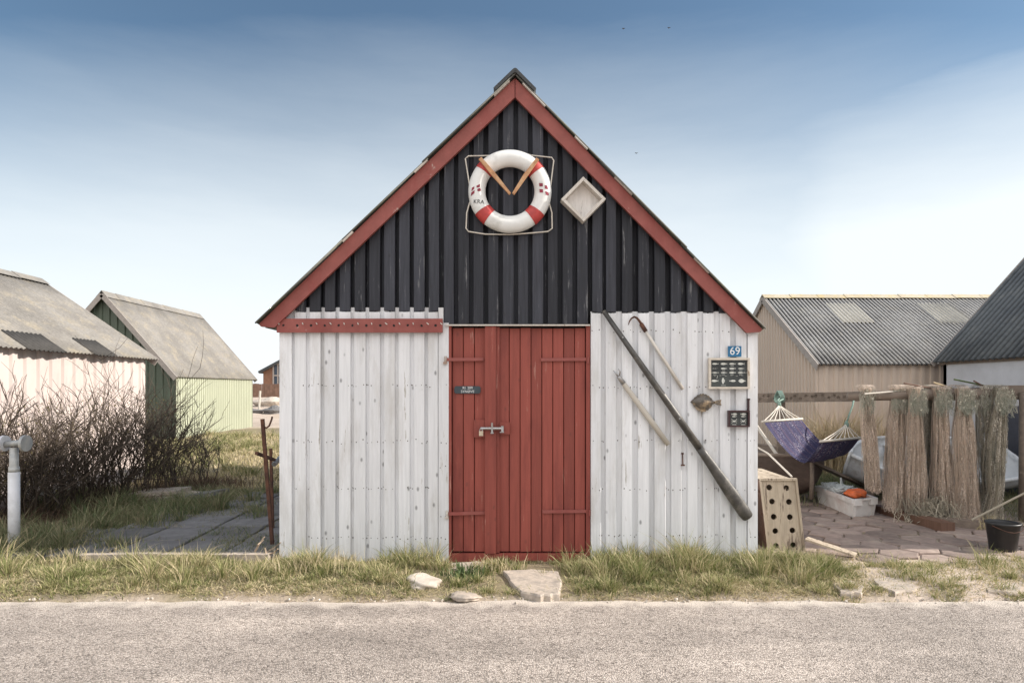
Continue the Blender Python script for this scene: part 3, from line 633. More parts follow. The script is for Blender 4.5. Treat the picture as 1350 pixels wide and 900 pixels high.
# ------------------------------------------------------------------ things fixed to the shed
# lifebuoy
LB = Vector((fx(672.3), YF-.075, fz(256))); RM, RA, RB = .2865, .0745, .058
buoy = thing('lifebuoy', LB, 'white lifebuoy with red bands and a cord, hung high on the black gable', 'lifebuoy')
mb = MB(); nu, nv = 96, 20; bands = [(-44, 8.8), (-137, 8.8), (41, 6), (138, 6)]
def inband(a): return any(abs((math.degrees(a)-c+180) % 360-180) < w for c, w in bands)
us = [2*math.pi*i/nu for i in range(nu)]
mb.add([LB+Vector(((RM+RA*math.cos(v))*math.cos(u), -RB*math.sin(v), (RM+RA*math.cos(v))*math.sin(u))) for u in us for v in [2*math.pi*j/nv for j in range(nv)]], [])
for i in range(nu):
    if True:
        for j in range(nv):
            i2 = (i+1) % nu; mb.f.append([i*nv+j, i*nv+(j+1) % nv, i2*nv+(j+1) % nv, i2*nv+j]); mb.m.append(0)
mb.build('ring', M['buoy'], buoy, True)
for c, w in bands:
    mb = MB(); uu = [math.radians(c-w+2*w*i/8) for i in range(9)]
    mb.add([LB+Vector(((RM+(RA+.003)*math.cos(v))*math.cos(u), -(RB+.003)*math.sin(v), (RM+(RA+.003)*math.cos(v))*math.sin(u))) for u in uu for v in [2*math.pi*j/nv for j in range(nv)]],
           [(i*nv+j, i*nv+(j+1) % nv, (i+1)*nv+(j+1) % nv, (i+1)*nv+j) for i in range(8) for j in range(nv)])
    mb.build('red_band', M['buoyred'], buoy, True)
def buoy_y(x, z, lift):
    r = math.hypot(x-LB.x, z-LB.z); q = max(0, 1-((r-RM)/RA)**2); return LB.y-RB*math.sqrt(q)-lift
def patch(mb, quad, n=4, lift=.002):
    vs = []
    for i in range(n+1):
        for j in range(n+1):
            s, t = i/n, j/n; (a, b, c, d) = [Vector(q) for q in quad]
            p = (a*(1-s)+b*s)*(1-t)+(d*(1-s)+c*s)*t; vs.append((p.x, buoy_y(p.x, p.y, lift), p.y))
    mb.add(vs, [(i*(n+1)+j, (i+1)*(n+1)+j, (i+1)*(n+1)+j+1, i*(n+1)+j+1) for i in range(n) for j in range(n)])
for quads in ([((623.2,253.5),(626.6,252),(626.2,255.2),(622.6,258)), ((629.2,251.5),(633.8,248.8),(633.8,252.8),(629.6,253.8)), ((622.4,259.5),(626.8,256.8),(626.6,260.6),(621.8,264)), ((630.2,255.6),(634.2,253.6),(635,257.6),(630.8,258.4))],
              [((709.8,247.6),(714.6,248.2),(714.6,252.2),(710.2,252)), ((717,250.4),(720.6,250.8),(721.6,255.4),(717.2,254.8)), ((710.2,255.4),(714.8,255.8),(714.8,260),(710.6,259.8)), ((717.6,258),(722,259.2),(722.6,263.2),(718.6,262.6))]):
    mb = MB()
    for q in quads: patch(mb, [(fx(a), fz(b)) for a, b in q])
    mb.build('flag_mark', M['emblem'], buoy)
vs, fs = text_mesh('KRA', .049); ca, sa = math.cos(.06), math.sin(-.06)
mb = MB(); tx, tz = fx(632.2), fz(271.8)
mb.add([(tx+(x*ca-y*sa)*1.0, buoy_y(tx+(x*ca-y*sa)*1.0, tz+(x*sa+y*ca), .003), tz+(x*sa+y*ca)) for x, y, z in vs], fs); mb.build('lettering', M['ink'], buoy)
mb = MB(); rp = [(628,219),(646,208),(618,208.5),(614,212),(619,243),(622,262),(616,283),(615,303),(618,307),(640,310.5),(672,311),(700,309),(722,307),(727.5,303),(727,283),(723,268),(726,243),(729.5,215),(727,210.5),(700,207.5)]
rp = [rp[1]]+rp[2:]+[(690,205)]
mb.tube([(fx(a), (YF-.05 if 205 < b < 215 or b > 300 else YF-.06), fz(b)) for a, b in rp], .0058, 6); mb.build('cord', M['rope'], buoy)
for pts in ([(634,217,.015),(651,237,.018),(672.5,262.5,.010)], [(708,217.5,.014),(692,239,.017),(676.5,262.5,.010)]):
    mb = MB(); y = LB.y-RB-.012
    (a0, b0, w0), (a1, b1, w1), (a2, b2, w2) = pts
    d = Vector((fx(a2)-fx(a0), fz(b2)-fz(b0))).normalized(); n_ = Vector((-d.y, d.x)); prof = [(Vector((fx(a), fz(b))), w) for a, b, w in pts]
    L = [p+n_*w for p, w in prof]; Rr = [p-n_*w for p, w in reversed(prof)]
    poly = [tuple(p) for p in L+Rr]; mb.prism(poly, y-.016, y+.012)
    mb.build('wooden_arm', M['honey'], buoy)
# little open box set on its corner
bc_ = Vector((fx(767), YF-.03, fz(268.3)))
bx = thing('wooden_box', bc_, 'small whitewashed open box hung cornerwise on the black gable', 'box')
rot = Euler((0, R(-45.5), 0)).to_matrix(); s_ = .272; t_ = .024; dp = .10
mb = MB(); mb.box(bc_+Vector((0, 0, 0)), (s_-.01, .012, s_-.01), rot); mb.build('back_panel', M['boxback'], bx)
for dx, dz, w, h in ((0, s_/2-t_/2, s_, t_), (0, -s_/2+t_/2, s_, t_), (-s_/2+t_/2, 0, t_, s_-2*t_-.004), (s_/2-t_/2, 0, t_, s_-2*t_-.004)):
    mb = MB(); mb.box(bc_+rot @ Vector((dx, -dp/2-.006, dz)), (w, dp, h), rot); mb.build('side_board', M['trim'], bx)
# oar, boat hook, white pole
def rod(name, label, cat, p0, p1, mats):
    p0, p1 = Vector(p0), Vector(p1); d = p1-p0; e = thing(name, p0, label, cat); e.rotation_mode = 'QUATERNION'; e.rotation_quaternion = Vector((0,0,1)).rotation_difference(d.normalized())
    return e, d.length
def raw(mb, name, mat, parent, smooth=False):    # child whose vertices are already local to its rotated parent
    me = bpy.data.meshes.new(name); me.from_pydata(mb.v, [], mb.f); me.materials.append(mat)
    if smooth: me.polygons.foreach_set('use_smooth', [True]*len(mb.f))
    o = bpy.data.objects.new(name, me); COL.objects.link(o); o.parent = parent; return o
e, L = rod('oar', 'long dark tarred oar slung aslant across the white planks', 'oar', (fx(794), YF-.075, fz(411)), (fx(982), YF-.085, fz(680)), None)
mb = MB(); mb.tube([(0,0,L*t) for t in (0, .25, .5, .66)], [.020, .026, .030, .034], 12); raw(mb, 'shaft', M['oar'], e, True)
mb = MB(); mb.tube([(0,0,L*t) for t in (.655, .70, .76, .82, .90, .97, .995, 1.0)], [.034, .036, .042, .050, .056, .056, .050, .040], 14, flat=.62); raw(mb, 'blade', M['oar'], e, True)
for t in (.13, .52):
    mb = MB(); mb.box((0, 0, L*t), (.012, .075, .012)); raw(mb, 'nail', M['steel'], e)
e, L = rod('boat_hook', 'slim pale boat hook with curved iron tip on the white planks', 'boat hook', (fx(845), YF-.055, fz(430)), (fx(898), YF-.055, fz(513)), None)
mb = MB(); mb.tube([(0,0,0), (0,0,L)], [.0145, .0165], 10); raw(mb, 'shaft', M['trim'], e, True)
mb = MB(); mb.tube([(0,0,-.02), (0,0,.06)], [.019,.019], 10); raw(mb, 'ferrule', M['iron'], e, True)
hk = MB(); hk.tube([(fx(a), YF-.055, fz(b)) for a, b in ((846,431),(841,423.5),(838,420),(834.5,418.5),(831,420.5),(828.5,424),(827,429))], [.012,.011,.010,.009,.008,.006,.003], 8)
q = e.rotation_quaternion.to_matrix().inverted(); hk.v = [tuple(q @ (Vector(v)-e.location)) for v in hk.v]; raw(hk, 'hook', M['iron'], e, True)
e, L = rod('boat_hook', 'short thick white pole with metal prong, beside the dark oar', 'boat hook', (fx(818), YF-.060, fz(502)), (fx(879), YF-.055, fz(585)), None)
mb = MB(); mb.tube([(0,0,0), (0,0,.02), (0,0,L*.55), (0,0,L)], [.019, .022, .026, .022], 12); raw(mb, 'shaft', M['lightwood'], e, True)
mb = MB(); mb.tube([(0,0,.03), (0,0,-.045), (0,0,-.05)], [.024,.018,.012], 10); mb.tube([(0,0,-.04), (0.004,0,-.115)], [.010,.005], 8); mb.tube([(0,0,-.035), (-.035,0,-.07), (-.04,0,-.10)], [.008,.006,.003], 6); raw(mb, 'prong', M['steel'], e, True)
# small iron fittings on the planks
it = MB(); it.tube([(fx(898.6), YF-.032, fz(597.5)), (fx(898.8), YF-.034, fz(611))], .0055, 6); it.box((fx(898.9), YF-.034, fz(612.2)), (.03, .02, .012)); it.box((fx(898.6), YF-.034, fz(597)), (.016, .02, .014))
tag(it.build('wall_hook', M['iron'], loc=(fx(898.6), YF-.03, fz(605))), 'tiny dark iron hook nailed low on the white planks', 'hook')
it = MB(); it.box((fx(984.2), YF-.045, fz(533.5)), (.013, .02, .10)); it.box((fx(984.2), YF-.045, fz(526)), (.02, .026, .014))
tag(it.build('wall_hook', M['maroon'], loc=(fx(984), YF-.045, fz(533))), 'narrow dark metal strip above the small maroon framed chart', 'hook')
# flounder
fc = Vector((fx(929), YF-.045, fz(530)))
fl = thing('dried_flounder', fc, 'brown dried flounder fixed to the white planks below the chart', 'fish')
def P2(lst): return [(fx(a), fz(b)) for a, b in lst]
out = P2([(908.5,529.5),(912,526),(917,523),(923,520.5),(927,519.8),(931,521.5),(935,525.5),(938,527.8),(941,528.8),(941,531.6),(938,532.6),(935.5,535.5),(932,539),(927,541),(922,540),(917,537),(912.5,533)])
mb = MB(); n = len(out); c0 = (fx(926), fz(530)); lay = [(1.0, 0), (.9, .012), (.6, .026), (.25, .033)]
vs = [(c0[0]+(x-c0[0])*k, YF-.036-d, c0[1]+(z-c0[1])*k) for k, d in lay for x, z in out]
mb.add(vs+[(c0[0], YF-.036-.034, c0[1])], [(l*n+i, l*n+(i+1) % n, (l+1)*n+(i+1) % n, (l+1)*n+i) for l in range(3) for i in range(n)]+[(3*n+i, 3*n+(i+1) % n, 4*n) for i in range(n)]+[tuple(range(n-1, -1, -1))])
mb.build('body', M['fish'], fl, True)
mb = MB(); mb.prism(P2([(940,531.8),(943.5,533.5),(948.8,534.2),(947.5,530.5),(948.5,526.5),(943.5,527),(940,528.6)]), YF-.055, YF-.046); mb.build('tail_fin', M['fish'], fl)
for (a, b), (c, d), k in (((912,526.5),(938,528.2),-1), ((911,532),(937,533.5),1)):
    mb = MB(); pts = []
    for i in range(15):
        t = i/14; pts.append((a+(c-a)*t, b+(d-b)*t+k*(8.2 if k < 0 else 9.2)*math.sin(math.pi*t)**.8+(k*.9 if i % 2 else 0)))
    mb.prism(P2(pts if k > 0 else list(reversed(pts))), YF-.046, YF-.040); mb.build('fin', M['fish'], fl)
# house number
sg = thing('house_number_sign', (fx(966), YF-.05, fz(463.5)), 'square blue enamel house number sign above the fish chart', 'sign')
mb = MB(); mb.box((fx(966), YF-.048, fz(463.5)), (.116, .008, .092)); mb.build('plate', M['blue'], sg)
vs, fs = text_mesh('69', .098); mb = MB(); mb.add([(fx(966.2)+x*.95, YF-.0535, fz(463.4)+y) for x, y, z in vs], fs); mb.build('number', M['lettering'], sg)
# door name plate
sg = thing('name_plate', (fx(616), YF-.005, fz(513.7)), 'narrow dark name plate with white lettering on the red door', 'sign')
mb = MB(); a, b, c, d = fx(599), fx(633.5), fz(518.6), fz(508.8); r = .012
mb.prism([(a+r,c),(b-r,c),(b,c+r),(b,d-r),(b-r,d),(a+r,d),(a,d-r),(a,c+r)], YF-.003, YF+.009); mb.build('plate', M['plate'], sg)
mb = MB()
for s, z in (('RI. 209', 511.2), ('SYNØVE', 516.0)):
    vs, fs = text_mesh(s, .031); mb.add([(fx(616.5)+x*1.02, YF-.005, fz(z)+y) for x, y, z_ in vs], fs)
mb.build('lettering', M['lettering'], sg)
# framed charts
def chart(name, label, a, b, c, d, fw, fm, draw):
    x0, x1, z0, z1 = fx(a), fx(b), fz(d), fz(c); t = thing(name, ((x0+x1)/2, YF-.05, (z0+z1)/2), label, 'picture')
    for X0, X1, Z0, Z1 in ((x0, x1, z1-fw, z1), (x0, x1, z0, z0+fw), (x0, x0+fw, z0+fw+.001, z1-fw-.001), (x1-fw, x1, z0+fw+.001, z1-fw-.001)):
        mb = MB(); mb.box(((X0+X1)/2, YF-.052, (Z0+Z1)/2), (X1-X0, .035, Z1-Z0)); mb.build('frame', fm, t)
    mb = MB(); mb.box(((x0+x1)/2, YF-.045, (z0+z1)/2), (x1-x0-2*fw+.004, .01, z1-z0-2*fw+.004)); mb.build('panel', M['chart'], t)
    mb = MB(); draw(mb, x0+fw, x1-fw, z0+fw, z1-fw); mb.build('drawing', M['chartfish'], t)
def fishshape(mb, x, z, l, h, y=YF-.0515, flip=1, tail=.6):
    pts = [(-.5,0),(-.3,.42),(0,.5),(.25,.25),(.38,.08),(.5,tail*.8),(.45,0),(.5,-tail*.8),(.38,-.08),(.25,-.25),(0,-.5),(-.3,-.42)]
    mb.add([(x+px*l*flip, y, z+pz*h) for px, pz in pts], [tuple(range(12))])
def draw1(mb, x0, x1, z0, z1):
    w, h = x1-x0, z1-z0
    for r, (fz_, hh) in enumerate(((.86,.07),(.685,.045),(.53,.05))):
        for c in range(4):
            if r == 1 and c == 0: mb.add([(x0+w*(.05+.16*k/9), YF-.0515, z0+h*(fz_+random.uniform(-.012,.012))) for k in range(10)]+[(x0+w*.13, YF-.0515, z0+h*.675)], [(k, k+1, 10) for k in range(9)]); continue
            fishshape(mb, x0+w*(.13+.235*c), z0+h*fz_, w*random.uniform(.17,.2), h*hh*random.uniform(.9,1.5))
            if random.random() < .6: mb.box((x0+w*(.12+.235*c), YF-.0513, z0+h*(fz_-.075)), (w*.09, .001, h*.012))
    for r in (.53,): mb.box((x0+w*.12, YF-.0512, z0+h*r), (w*.22, .001, h*.012)); mb.box((x0+w*.9, YF-.0512, z0+h*r), (w*.2, .001, h*.010))
    fishshape(mb, x0+w*.12, z0+h*.22, w*.2, h*.09); fishshape(mb, x0+w*.35, z0+h*.22, w*.09, h*.24, tail=.3); fishshape(mb, x0+w*.6, z0+h*.22, w*.19, h*.08, flip=-1); fishshape(mb, x0+w*.86, z0+h*.22, w*.2, h*.15, tail=.25)
    mb.tube([(x0+w*(.17+.02*math.sin(t*2)), YF-.0513, z0+h*(.30+.12*t)) for t in (0,.5,1)], .002, 4); mb.box((x0+w*.35, YF-.0512, z0+h*.05), (w*.13, .001, h*.012))
    for c in range(6): mb.box((x0+w*(.12+.15*c), YF-.0512, z0+h*(.40+.02*(c % 2))), (w*.05, .001, h*.008))
chart('framed_fish_chart', 'wide dark chart of pale fish in a bleached timber frame', 931.5, 985, 472, 512.5, .019, M['frame'], draw1)
def draw2(mb, x0, x1, z0, z1):
    w, h = x1-x0, z1-z0
    for cx in (.26, .76):
        fishshape(mb, x0+w*cx, z0+h*.84, w*.34, h*.17, flip=-1); fishshape(mb, x0+w*cx, z0+h*.66, w*.28, h*.09)
        X, Z = x0+w*cx, z0+h*.30
        mb.add([(X+.011*math.cos(t), YF-.0515, Z+.008*math.sin(t)) for t in [k*math.pi/4 for k in range(8)]], [tuple(range(8))])
        for s in (-1, 1):
            for u, v in ((.024,.022),(.026,.004),(.022,-.016)): mb.tube([(X, YF-.0513, Z), (X+s*u*.8, YF-.0513, Z+v*.6+.003), (X+s*u, YF-.0513, Z+v)], .0018, 4)
        mb.box((X, YF-.0512, z0+h*.05), (w*.24, .001, h*.04))
chart('framed_crab_chart', 'small dark chart of crabs in a maroon frame', 957, 985, 540.5, 562, .014, M['maroon'], draw2)

# ------------------------------------------------------------------ neighbouring sheds
def profile(mb, p0, p1, zb, top, pitch, depth, nrm):
    p0, p1 = Vector(p0), Vector(p1); L = (p1-p0).length; d = (p1-p0)/L; n = Vector(nrm); ss = [0]
    s = 0
    while s < L:
        for q, in ((.45,), (.55,), (.9,), (1.0,)):
            if s+q*pitch < L: ss.append(s+q*pitch)
        s += pitch
    ss.append(L); pat = [0, 0, 1, 1]; vs = []
    for i, s in enumerate(ss):
        k = (s/pitch) % 1; o = depth if .5 < k < .95 else 0
        p = p0+d*s+n*o; vs += [(p.x, p.y, zb), (p.x, p.y, top(s/L))]
    mb.add(vs, [(2*i, 2*i+2, 2*i+3, 2*i+1) for i in range(len(ss)-1)])
def neighbour(name, loc, rotz, wd, L, eave, ridge, mside, mgable, mroof, label, over=.12, goff=.12, pside=.20, pgable=.20, rp=.08, ramp_=.012, barge=None, cap=None, extra=None, cat='shed', sag=0):
    t = thing(name, loc, label, cat, rot=(0,0,rotz)); h = wd/2; tilt = (ridge-eave)/h
    def part(mb, nm, m, par=t, sm_=False):
        o = raw(mb, nm, m, par, sm_); return o
    for s in (-1, 1):
        mb = MB(); profile(mb, (s*h, 0, 0), (s*h, L, 0), -.4, lambda q: eave-.01, pside, .028, (s,0,0)); part(mb, 'wall', mside)
    for y, s in ((0, -1), (L, 1)):
        mb = MB(); profile(mb, (-h, y, 0), (h, y, 0), -.4, lambda q: eave+(ridge-eave)*(1-abs(2*q-1))-.02, pgable, .028, (0,s,0)); part(mb, 'gable_wall', mgable)
    mb = MB()
    for s in (-1, 1): corr(mb, (0, ridge+.02), (s*(h+over), eave-over*tilt+.02), -goff, L+goff, rp, ramp_, 3)
    rf = part(mb, 'roof', mroof, sm_=True)
    if cap:
        mb = MB(); n = max(3, int(L/.55))
        for i in range(n):
            a, b = -goff-.02+(L+2*goff)*i/n, -goff+.01+(L+2*goff)*(i+1)/n
            k = .003*(i % 2); dz = .15*tilt
            mb.add([(-.15, a, ridge-dz+.062+k), (0, a, ridge+.068+k), (.15, a, ridge-dz+.062+k), (-.15, b, ridge-dz+.056+k), (0, b, ridge+.060+k), (.15, b, ridge-dz+.056+k)]+[(-.15, a, ridge-dz+.04+k), (.15, a, ridge-dz+.04+k), (0, a, ridge+.04)], [(0,1,4,3), (1,2,5,4), (0,6,8,1), (1,8,7,2)])
        part(mb, 'ridge_cap', cap, rf)
    if barge:
        for y in (-goff-.012, L+goff+.012):
            for s in (-1, 1):
                mb = MB(); mb.bar((0, y, ridge-.045), (s*(h+over-.01), y, eave-over*tilt-.035), .02, .13, up=(0,0,1)); part(mb, 'barge_board', barge)
    if extra: extra(t, rf, part)
    return t
# pale pink shed
def pink_extra(t, rf, part):
    h, ev, rg = 1.84, 2.09, 3.34; tl = (rg-ev)/h
    for y0, y1 in ((2.05, 2.75), (3.35, 3.85)):
        mb = MB(); A = (1.66, ev+(h-1.66)*tl+.040); B = (2.01, ev-(2.01-h)*tl+.038); corr(mb, A, B, y0, y1, .08, .012, 1); part(mb, 'roof_patch', M['patch'], rf, True)
neighbour('pink_shed', (-8.04, 6.0, 0), 0, 3.68, 4.9, 2.09, 3.34, M['metal_pink'], M['metal_pink'], M['roof_pale'], 'pale pink sheet metal shed behind the bare hedge, two dark roof patches', cap=M['roof_pale'], barge=M['barge'], pside=.23, extra=pink_extra, over=.13)
# green shed
neighbour('green_shed', (-10.72, 17.0, 0), 0, 3.72, 5.0, 1.90, 4.02, M['metal_green_lit'], M['metal_green_shade'], M['roof_pale'], 'green sheet metal shed with shaded green gable and pale steep roof', cap=M['roof_pale'], barge=M['barge'], pside=.13, pgable=.2, over=.08, goff=.15)
# beige shed, long side to the road
# local +y runs along world +x, local -x side faces the far side
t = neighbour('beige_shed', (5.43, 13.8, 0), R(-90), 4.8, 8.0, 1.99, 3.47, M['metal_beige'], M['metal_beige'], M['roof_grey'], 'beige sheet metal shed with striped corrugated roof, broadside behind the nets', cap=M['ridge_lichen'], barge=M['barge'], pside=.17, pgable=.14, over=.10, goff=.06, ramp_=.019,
   extra=lambda t, rf, part: [part(corr(MB(), (.35, 3.47-.35*.6167+.036), (1.12, 3.47-1.12*.6167+.036), y0, y1, .08, .019, 1), 'skylight', M['skylight'], rf, True) for y0, y1 in ((1.1, 1.7), (3.0, 3.65), (4.95, 5.5))])
# dark roofed building at the edge of the yard
def dark_extra(t, rf, part):
    h = 2.0
    mb = MB(); mb.box((-h-.02, 3.32, .62), (.05, .85, 1.30)); d = part(mb, 'door', M['tardoor'])
    mb = MB(); mb.box((-h-.015, 3.80, .62), (.06, .09, 1.40)); part(mb, 'door_post', M['rustwood'])
    mb = MB(); mb.box((-h-.05, 3.0, .62), (.02, .02, .12)); part(mb, 'handle', M['steel'], d)
t = thing('white_walled_shed', (9.3, 6.02, 0), 'white walled shed with steep dark corrugated roof, at the edge of the yard', 'shed')
mb = MB(); h, L, ev, rg = 2.0, 4.9, 2.05, 4.28
for s in (-1, 1): mb = MB(); mb.box((s*(h-.05), L/2, ev/2-.1), (.10, L-.02, ev+.2)); raw(mb, 'wall', M['seawall'], t)
mb = MB()
for y in (.05, L-.05): mb.add([(-h, y-.04, -.2), (h, y-.04, -.2), (h, y-.04, ev), (0, y-.04, rg-.02), (-h, y-.04, ev), (-h, y+.04, -.2), (h, y+.04, -.2), (h, y+.04, ev), (0, y+.04, rg-.02), (-h, y+.04, ev)], [(0,1,2,3,4), (9,8,7,6,5)]+[(i, 5+i, 5+(i+1) % 5, (i+1) % 5) for i in range(5)])
raw(mb, 'gable_wall', M['seawall'], t)
mb = MB(); tl = (rg-ev)/h
for s in (-1, 1): corr(mb, (0, rg+.03), (s*(h+.10), ev-.10*tl+.03), -.1, L+.1, .13, .02, 3)
rf = raw(mb, 'roof', M['roof_dark'], t, True)
mb = MB(); mb.tube([(0, -.1, rg+.05), (0, L+.1, rg+.05)], .07, 8); raw(mb, 'ridge_cap', M['roof_dark'], rf, True)
for s in (-1, 1):
    mb = MB(); mb.bar((s*.02, L+.13, rg-.02), (s*(h+.1), L+.13, ev-.1*tl-.01), .02, .09); raw(mb, 'barge_board', M['barge'], t)
    mb = MB(); mb.bar((s*(h+.015), -.05, ev-.10), (s*(h+.015), L+.05, ev-.10), .03, .06); raw(mb, 'eave_board', M['oldwood'], t)
dark_extra(t, rf, lambda mb, n, m, par=t, sm_=False: raw(mb, n, m, par, sm_))
# far house, fence, post and rocks on the sand
Yh = 60.0; p = W(347, 524, Yh); zb = float(gz(p.x, Yh))
hs = thing('far_house', (p.x+2.9, Yh, zb), 'small brown timber house far off beyond the sand', 'house')
a, b, c = W(347, 488, Yh), W(376, 471, Yh), W(405, 488, Yh)
mb = MB(); wdt = c.x-a.x
mb.add([(a.x, Yh, zb-.5), (c.x, Yh, zb-.5), (c.x, Yh, a.z), (b.x+.0, Yh, b.z-.3), (a.x, Yh, a.z), (a.x, Yh+8, zb-.5), (c.x, Yh+8, zb-.5), (c.x, Yh+8, a.z), (b.x, Yh+8, b.z-.3), (a.x, Yh+8, a.z)], [(0,1,2,3,4), (9,8,7,6,5)]+[(i, 5+i, 5+(i+1) % 5, (i+1) % 5) for i in range(5)])
mb.build('wall', M['house'], hs)
mb = MB()
for s, e_ in ((-1, a), (1, c)): mb.bar((b.x, Yh+4, b.z-.14), (e_.x+s*.3, Yh+4, a.z-.2), 8.8, .22)
mb.build('roof', M['roof_dark'], hs)
q0, q1 = W(361, 480, Yh), W(373, 507, Yh); mb = MB(); mb.box(((q0.x+q1.x)/2, Yh-.02, (q0.z+q1.z)/2), (q1.x-q0.x, .1, q0.z-q1.z)); wn = mb.build('window', M['glass'], hs)
mb = MB()
for X in (q0.x, (q0.x+q1.x)/2, q1.x): mb.box((X, Yh-.1, (q0.z+q1.z)/2), (.12, .1, q0.z-q1.z))
for Z in (q0.z, q0.z*.45+q1.z*.55, q1.z): mb.box(((q0.x+q1.x)/2, Yh-.12, Z), (q1.x-q0.x, .1, .12))
mb.build('window_frame', M['barge'], wn)
Yw = 50.0; a, b = W(318, 510, Yw), W(420, 508, Yw); fn = thing('timber_fence', (a.x, Yw, float(gz(a.x, Yw))), 'brown board fence across the far sand below the house', 'fence')
mb = MB(); nb = 30
for k in range(nb):
    x0 = a.x+(b.x-a.x)*k/nb; mb.box((x0+.1, Yw+random.uniform(-.02,.02), (a.z+W(0,530,Yw).z)/2+random.uniform(-.03,.03)), ((b.x-a.x)/nb-.015, .04, a.z-W(0,530,Yw).z+.5))
mb.build('boards', M['fence'], fn)
mb = MB(); a, b = W(340, 552, 30), W(343, 515, 30)
mb.tube([tuple(a-Vector((0,0,.4))), tuple(b)], [.06,.05], 8); tag(mb.build('sand_post', M['lightwood'], loc=tuple(a)), 'thin pale leaning post stuck in the far sand', 'post')
for i, (px, py, Y, sx, sy, sz, lb) in enumerate(((355,527,34,.8,.5,.35,'pale rock on the sand just below the far fence'), (362,541,30,.5,.4,.25,'dark rock in the sand beside the white shed wall'), (332,546,30,.7,.3,.12,'flat dark tuft covered rock by the leaning post'))):
    p = W(px, py, Y); bm = bmesh.new(); bmesh.ops.create_icosphere(bm, subdivisions=3, radius=1)
    for v in bm.verts:
        n_ = math.sin(v.co.x*4+i)+math.sin(v.co.y*5+i*2)+math.sin(v.co.z*6); v.co *= 1+.12*n_; v.co = Vector((v.co.x*sx, v.co.y*sy, v.co.z*sz))
    me = bpy.data.meshes.new('rock'); bm.to_mesh(me); bm.free(); me.materials.append(M['stone'] if i == 0 else M['slab']); o = bpy.data.objects.new('rock', me); COL.objects.link(o)
    o.location = (p.x, Y, float(gz(p.x, Y))+sz*.4); tag(o, lb, 'rock', 'rocks on the sand')
# three gulls far up
for px, py, lb in ((822,38,'tiny dark bird high in the sky, nearest the roof ridge of the top pair'), (882,37,'tiny dark bird high in the sky, outermost of the top pair'), (839,202,'tiny dark bird low beside the red roof edge')):
    p = W(px, py, 120); mb = MB(); s = .34
    mb.add([(p.x-s, 120, p.z+.05), (p.x-s*.4, 119.95, p.z+.10), (p.x, 119.9, p.z), (p.x+s*.4, 119.95, p.z+.09), (p.x+s, 120, p.z+.03), (p.x+s*.4, 120.15, p.z+.05), (p.x, 120.2, p.z-.06), (p.x-s*.4, 120.15, p.z+.05)], [(0,1,7), (1,2,6,7), (2,3,5,6), (3,4,5)])
    mb.tube([(p.x, 119.75, p.z-.02), (p.x, 119.95, p.z-.03), (p.x, 120.3, p.z-.02)], [.02,.07,.02], 6)
    tag(mb.build('bird', M['bird'], loc=tuple(p)), lb, 'bird', 'birds in the sky')
# ------------------------------------------------------------------ the yard on the right
# pierced keep box leaning by the corner
cr = thing('fish_keep_box', (2.55, 6.0, 0), 'weathered wooden keep box pierced with round holes, beside the shed corner', 'box')
A = [W(1014, 733, 5.98), W(1059, 731, 5.98), W(1053, 635, 6.00), W(1003, 633, 6.00)]     # front face, leaning
A[0].z = A[1].z = .0; A[2] = A[1]+(A[3]-A[0]); bk = Vector((.02, .86, .0))
def face(mb, o, ux, uz, cols, rows, r, n): mb.holes(o, ux.normalized(), uz.normalized(), ux.length, uz.length, cols, rows, r, depth=.022, nrm=n, jit=.05)
mb = MB(); face(mb, A[0], A[1]-A[0], A[3]-A[0], 2, 5, .028, Vector((0,1,0))); mb.build('front_panel', M['crate'], cr)
mb = MB(); face(mb, A[3]+Vector((0,0,.006)), A[2]-A[3], bk+Vector((0,0,.0)), 2, 6, .022, Vector((0,0,-1))); mb.build('lid', M['crate'], cr)
mb = MB(); face(mb, A[0]+Vector((-.004,.0,0))+bk, -bk, A[3]-A[0], 6, 3, .017, Vector((1,0,0))); mb.build('side_panel', M['rustwood'], cr)
mb = MB(); face(mb, A[1]+Vector((.004,0,0)), bk, A[2]-A[1], 6, 3, .017, Vector((-1,0,0))); mb.build('side_panel', M['crate'], cr)
mb = MB(); mb.add([A[0]+bk, A[1]+bk, A[2]+bk, A[3]+bk], [(3,2,1,0)]); mb.build('back_panel', M['rustwood'], cr)
mb = MB()
mb.bar(A[3]+Vector((-.01,-.008,.012)), A[2]+Vector((.012,-.008,.012)), .03, .022); mb.bar(A[1]+Vector((.008,-.006,0)), A[2]+Vector((.008,-.006,.02)), .02, .02); mb.bar(A[3]+Vector((-.006,-.006,0)), A[0]+Vector((-.006,-.006,0)), .018, .018)
mb.build('edge_batten', M['crate'], cr)
mb = MB(); mb.bar((2.73, 5.98, .13), (3.05, 5.72, .045), .11, .018, up=(0,0,1)); tag(mb.build('loose_plank', M['crate'], loc=(2.73, 5.98, .13)), 'pale loose plank lying aslant beside the pierced keep box', 'plank')

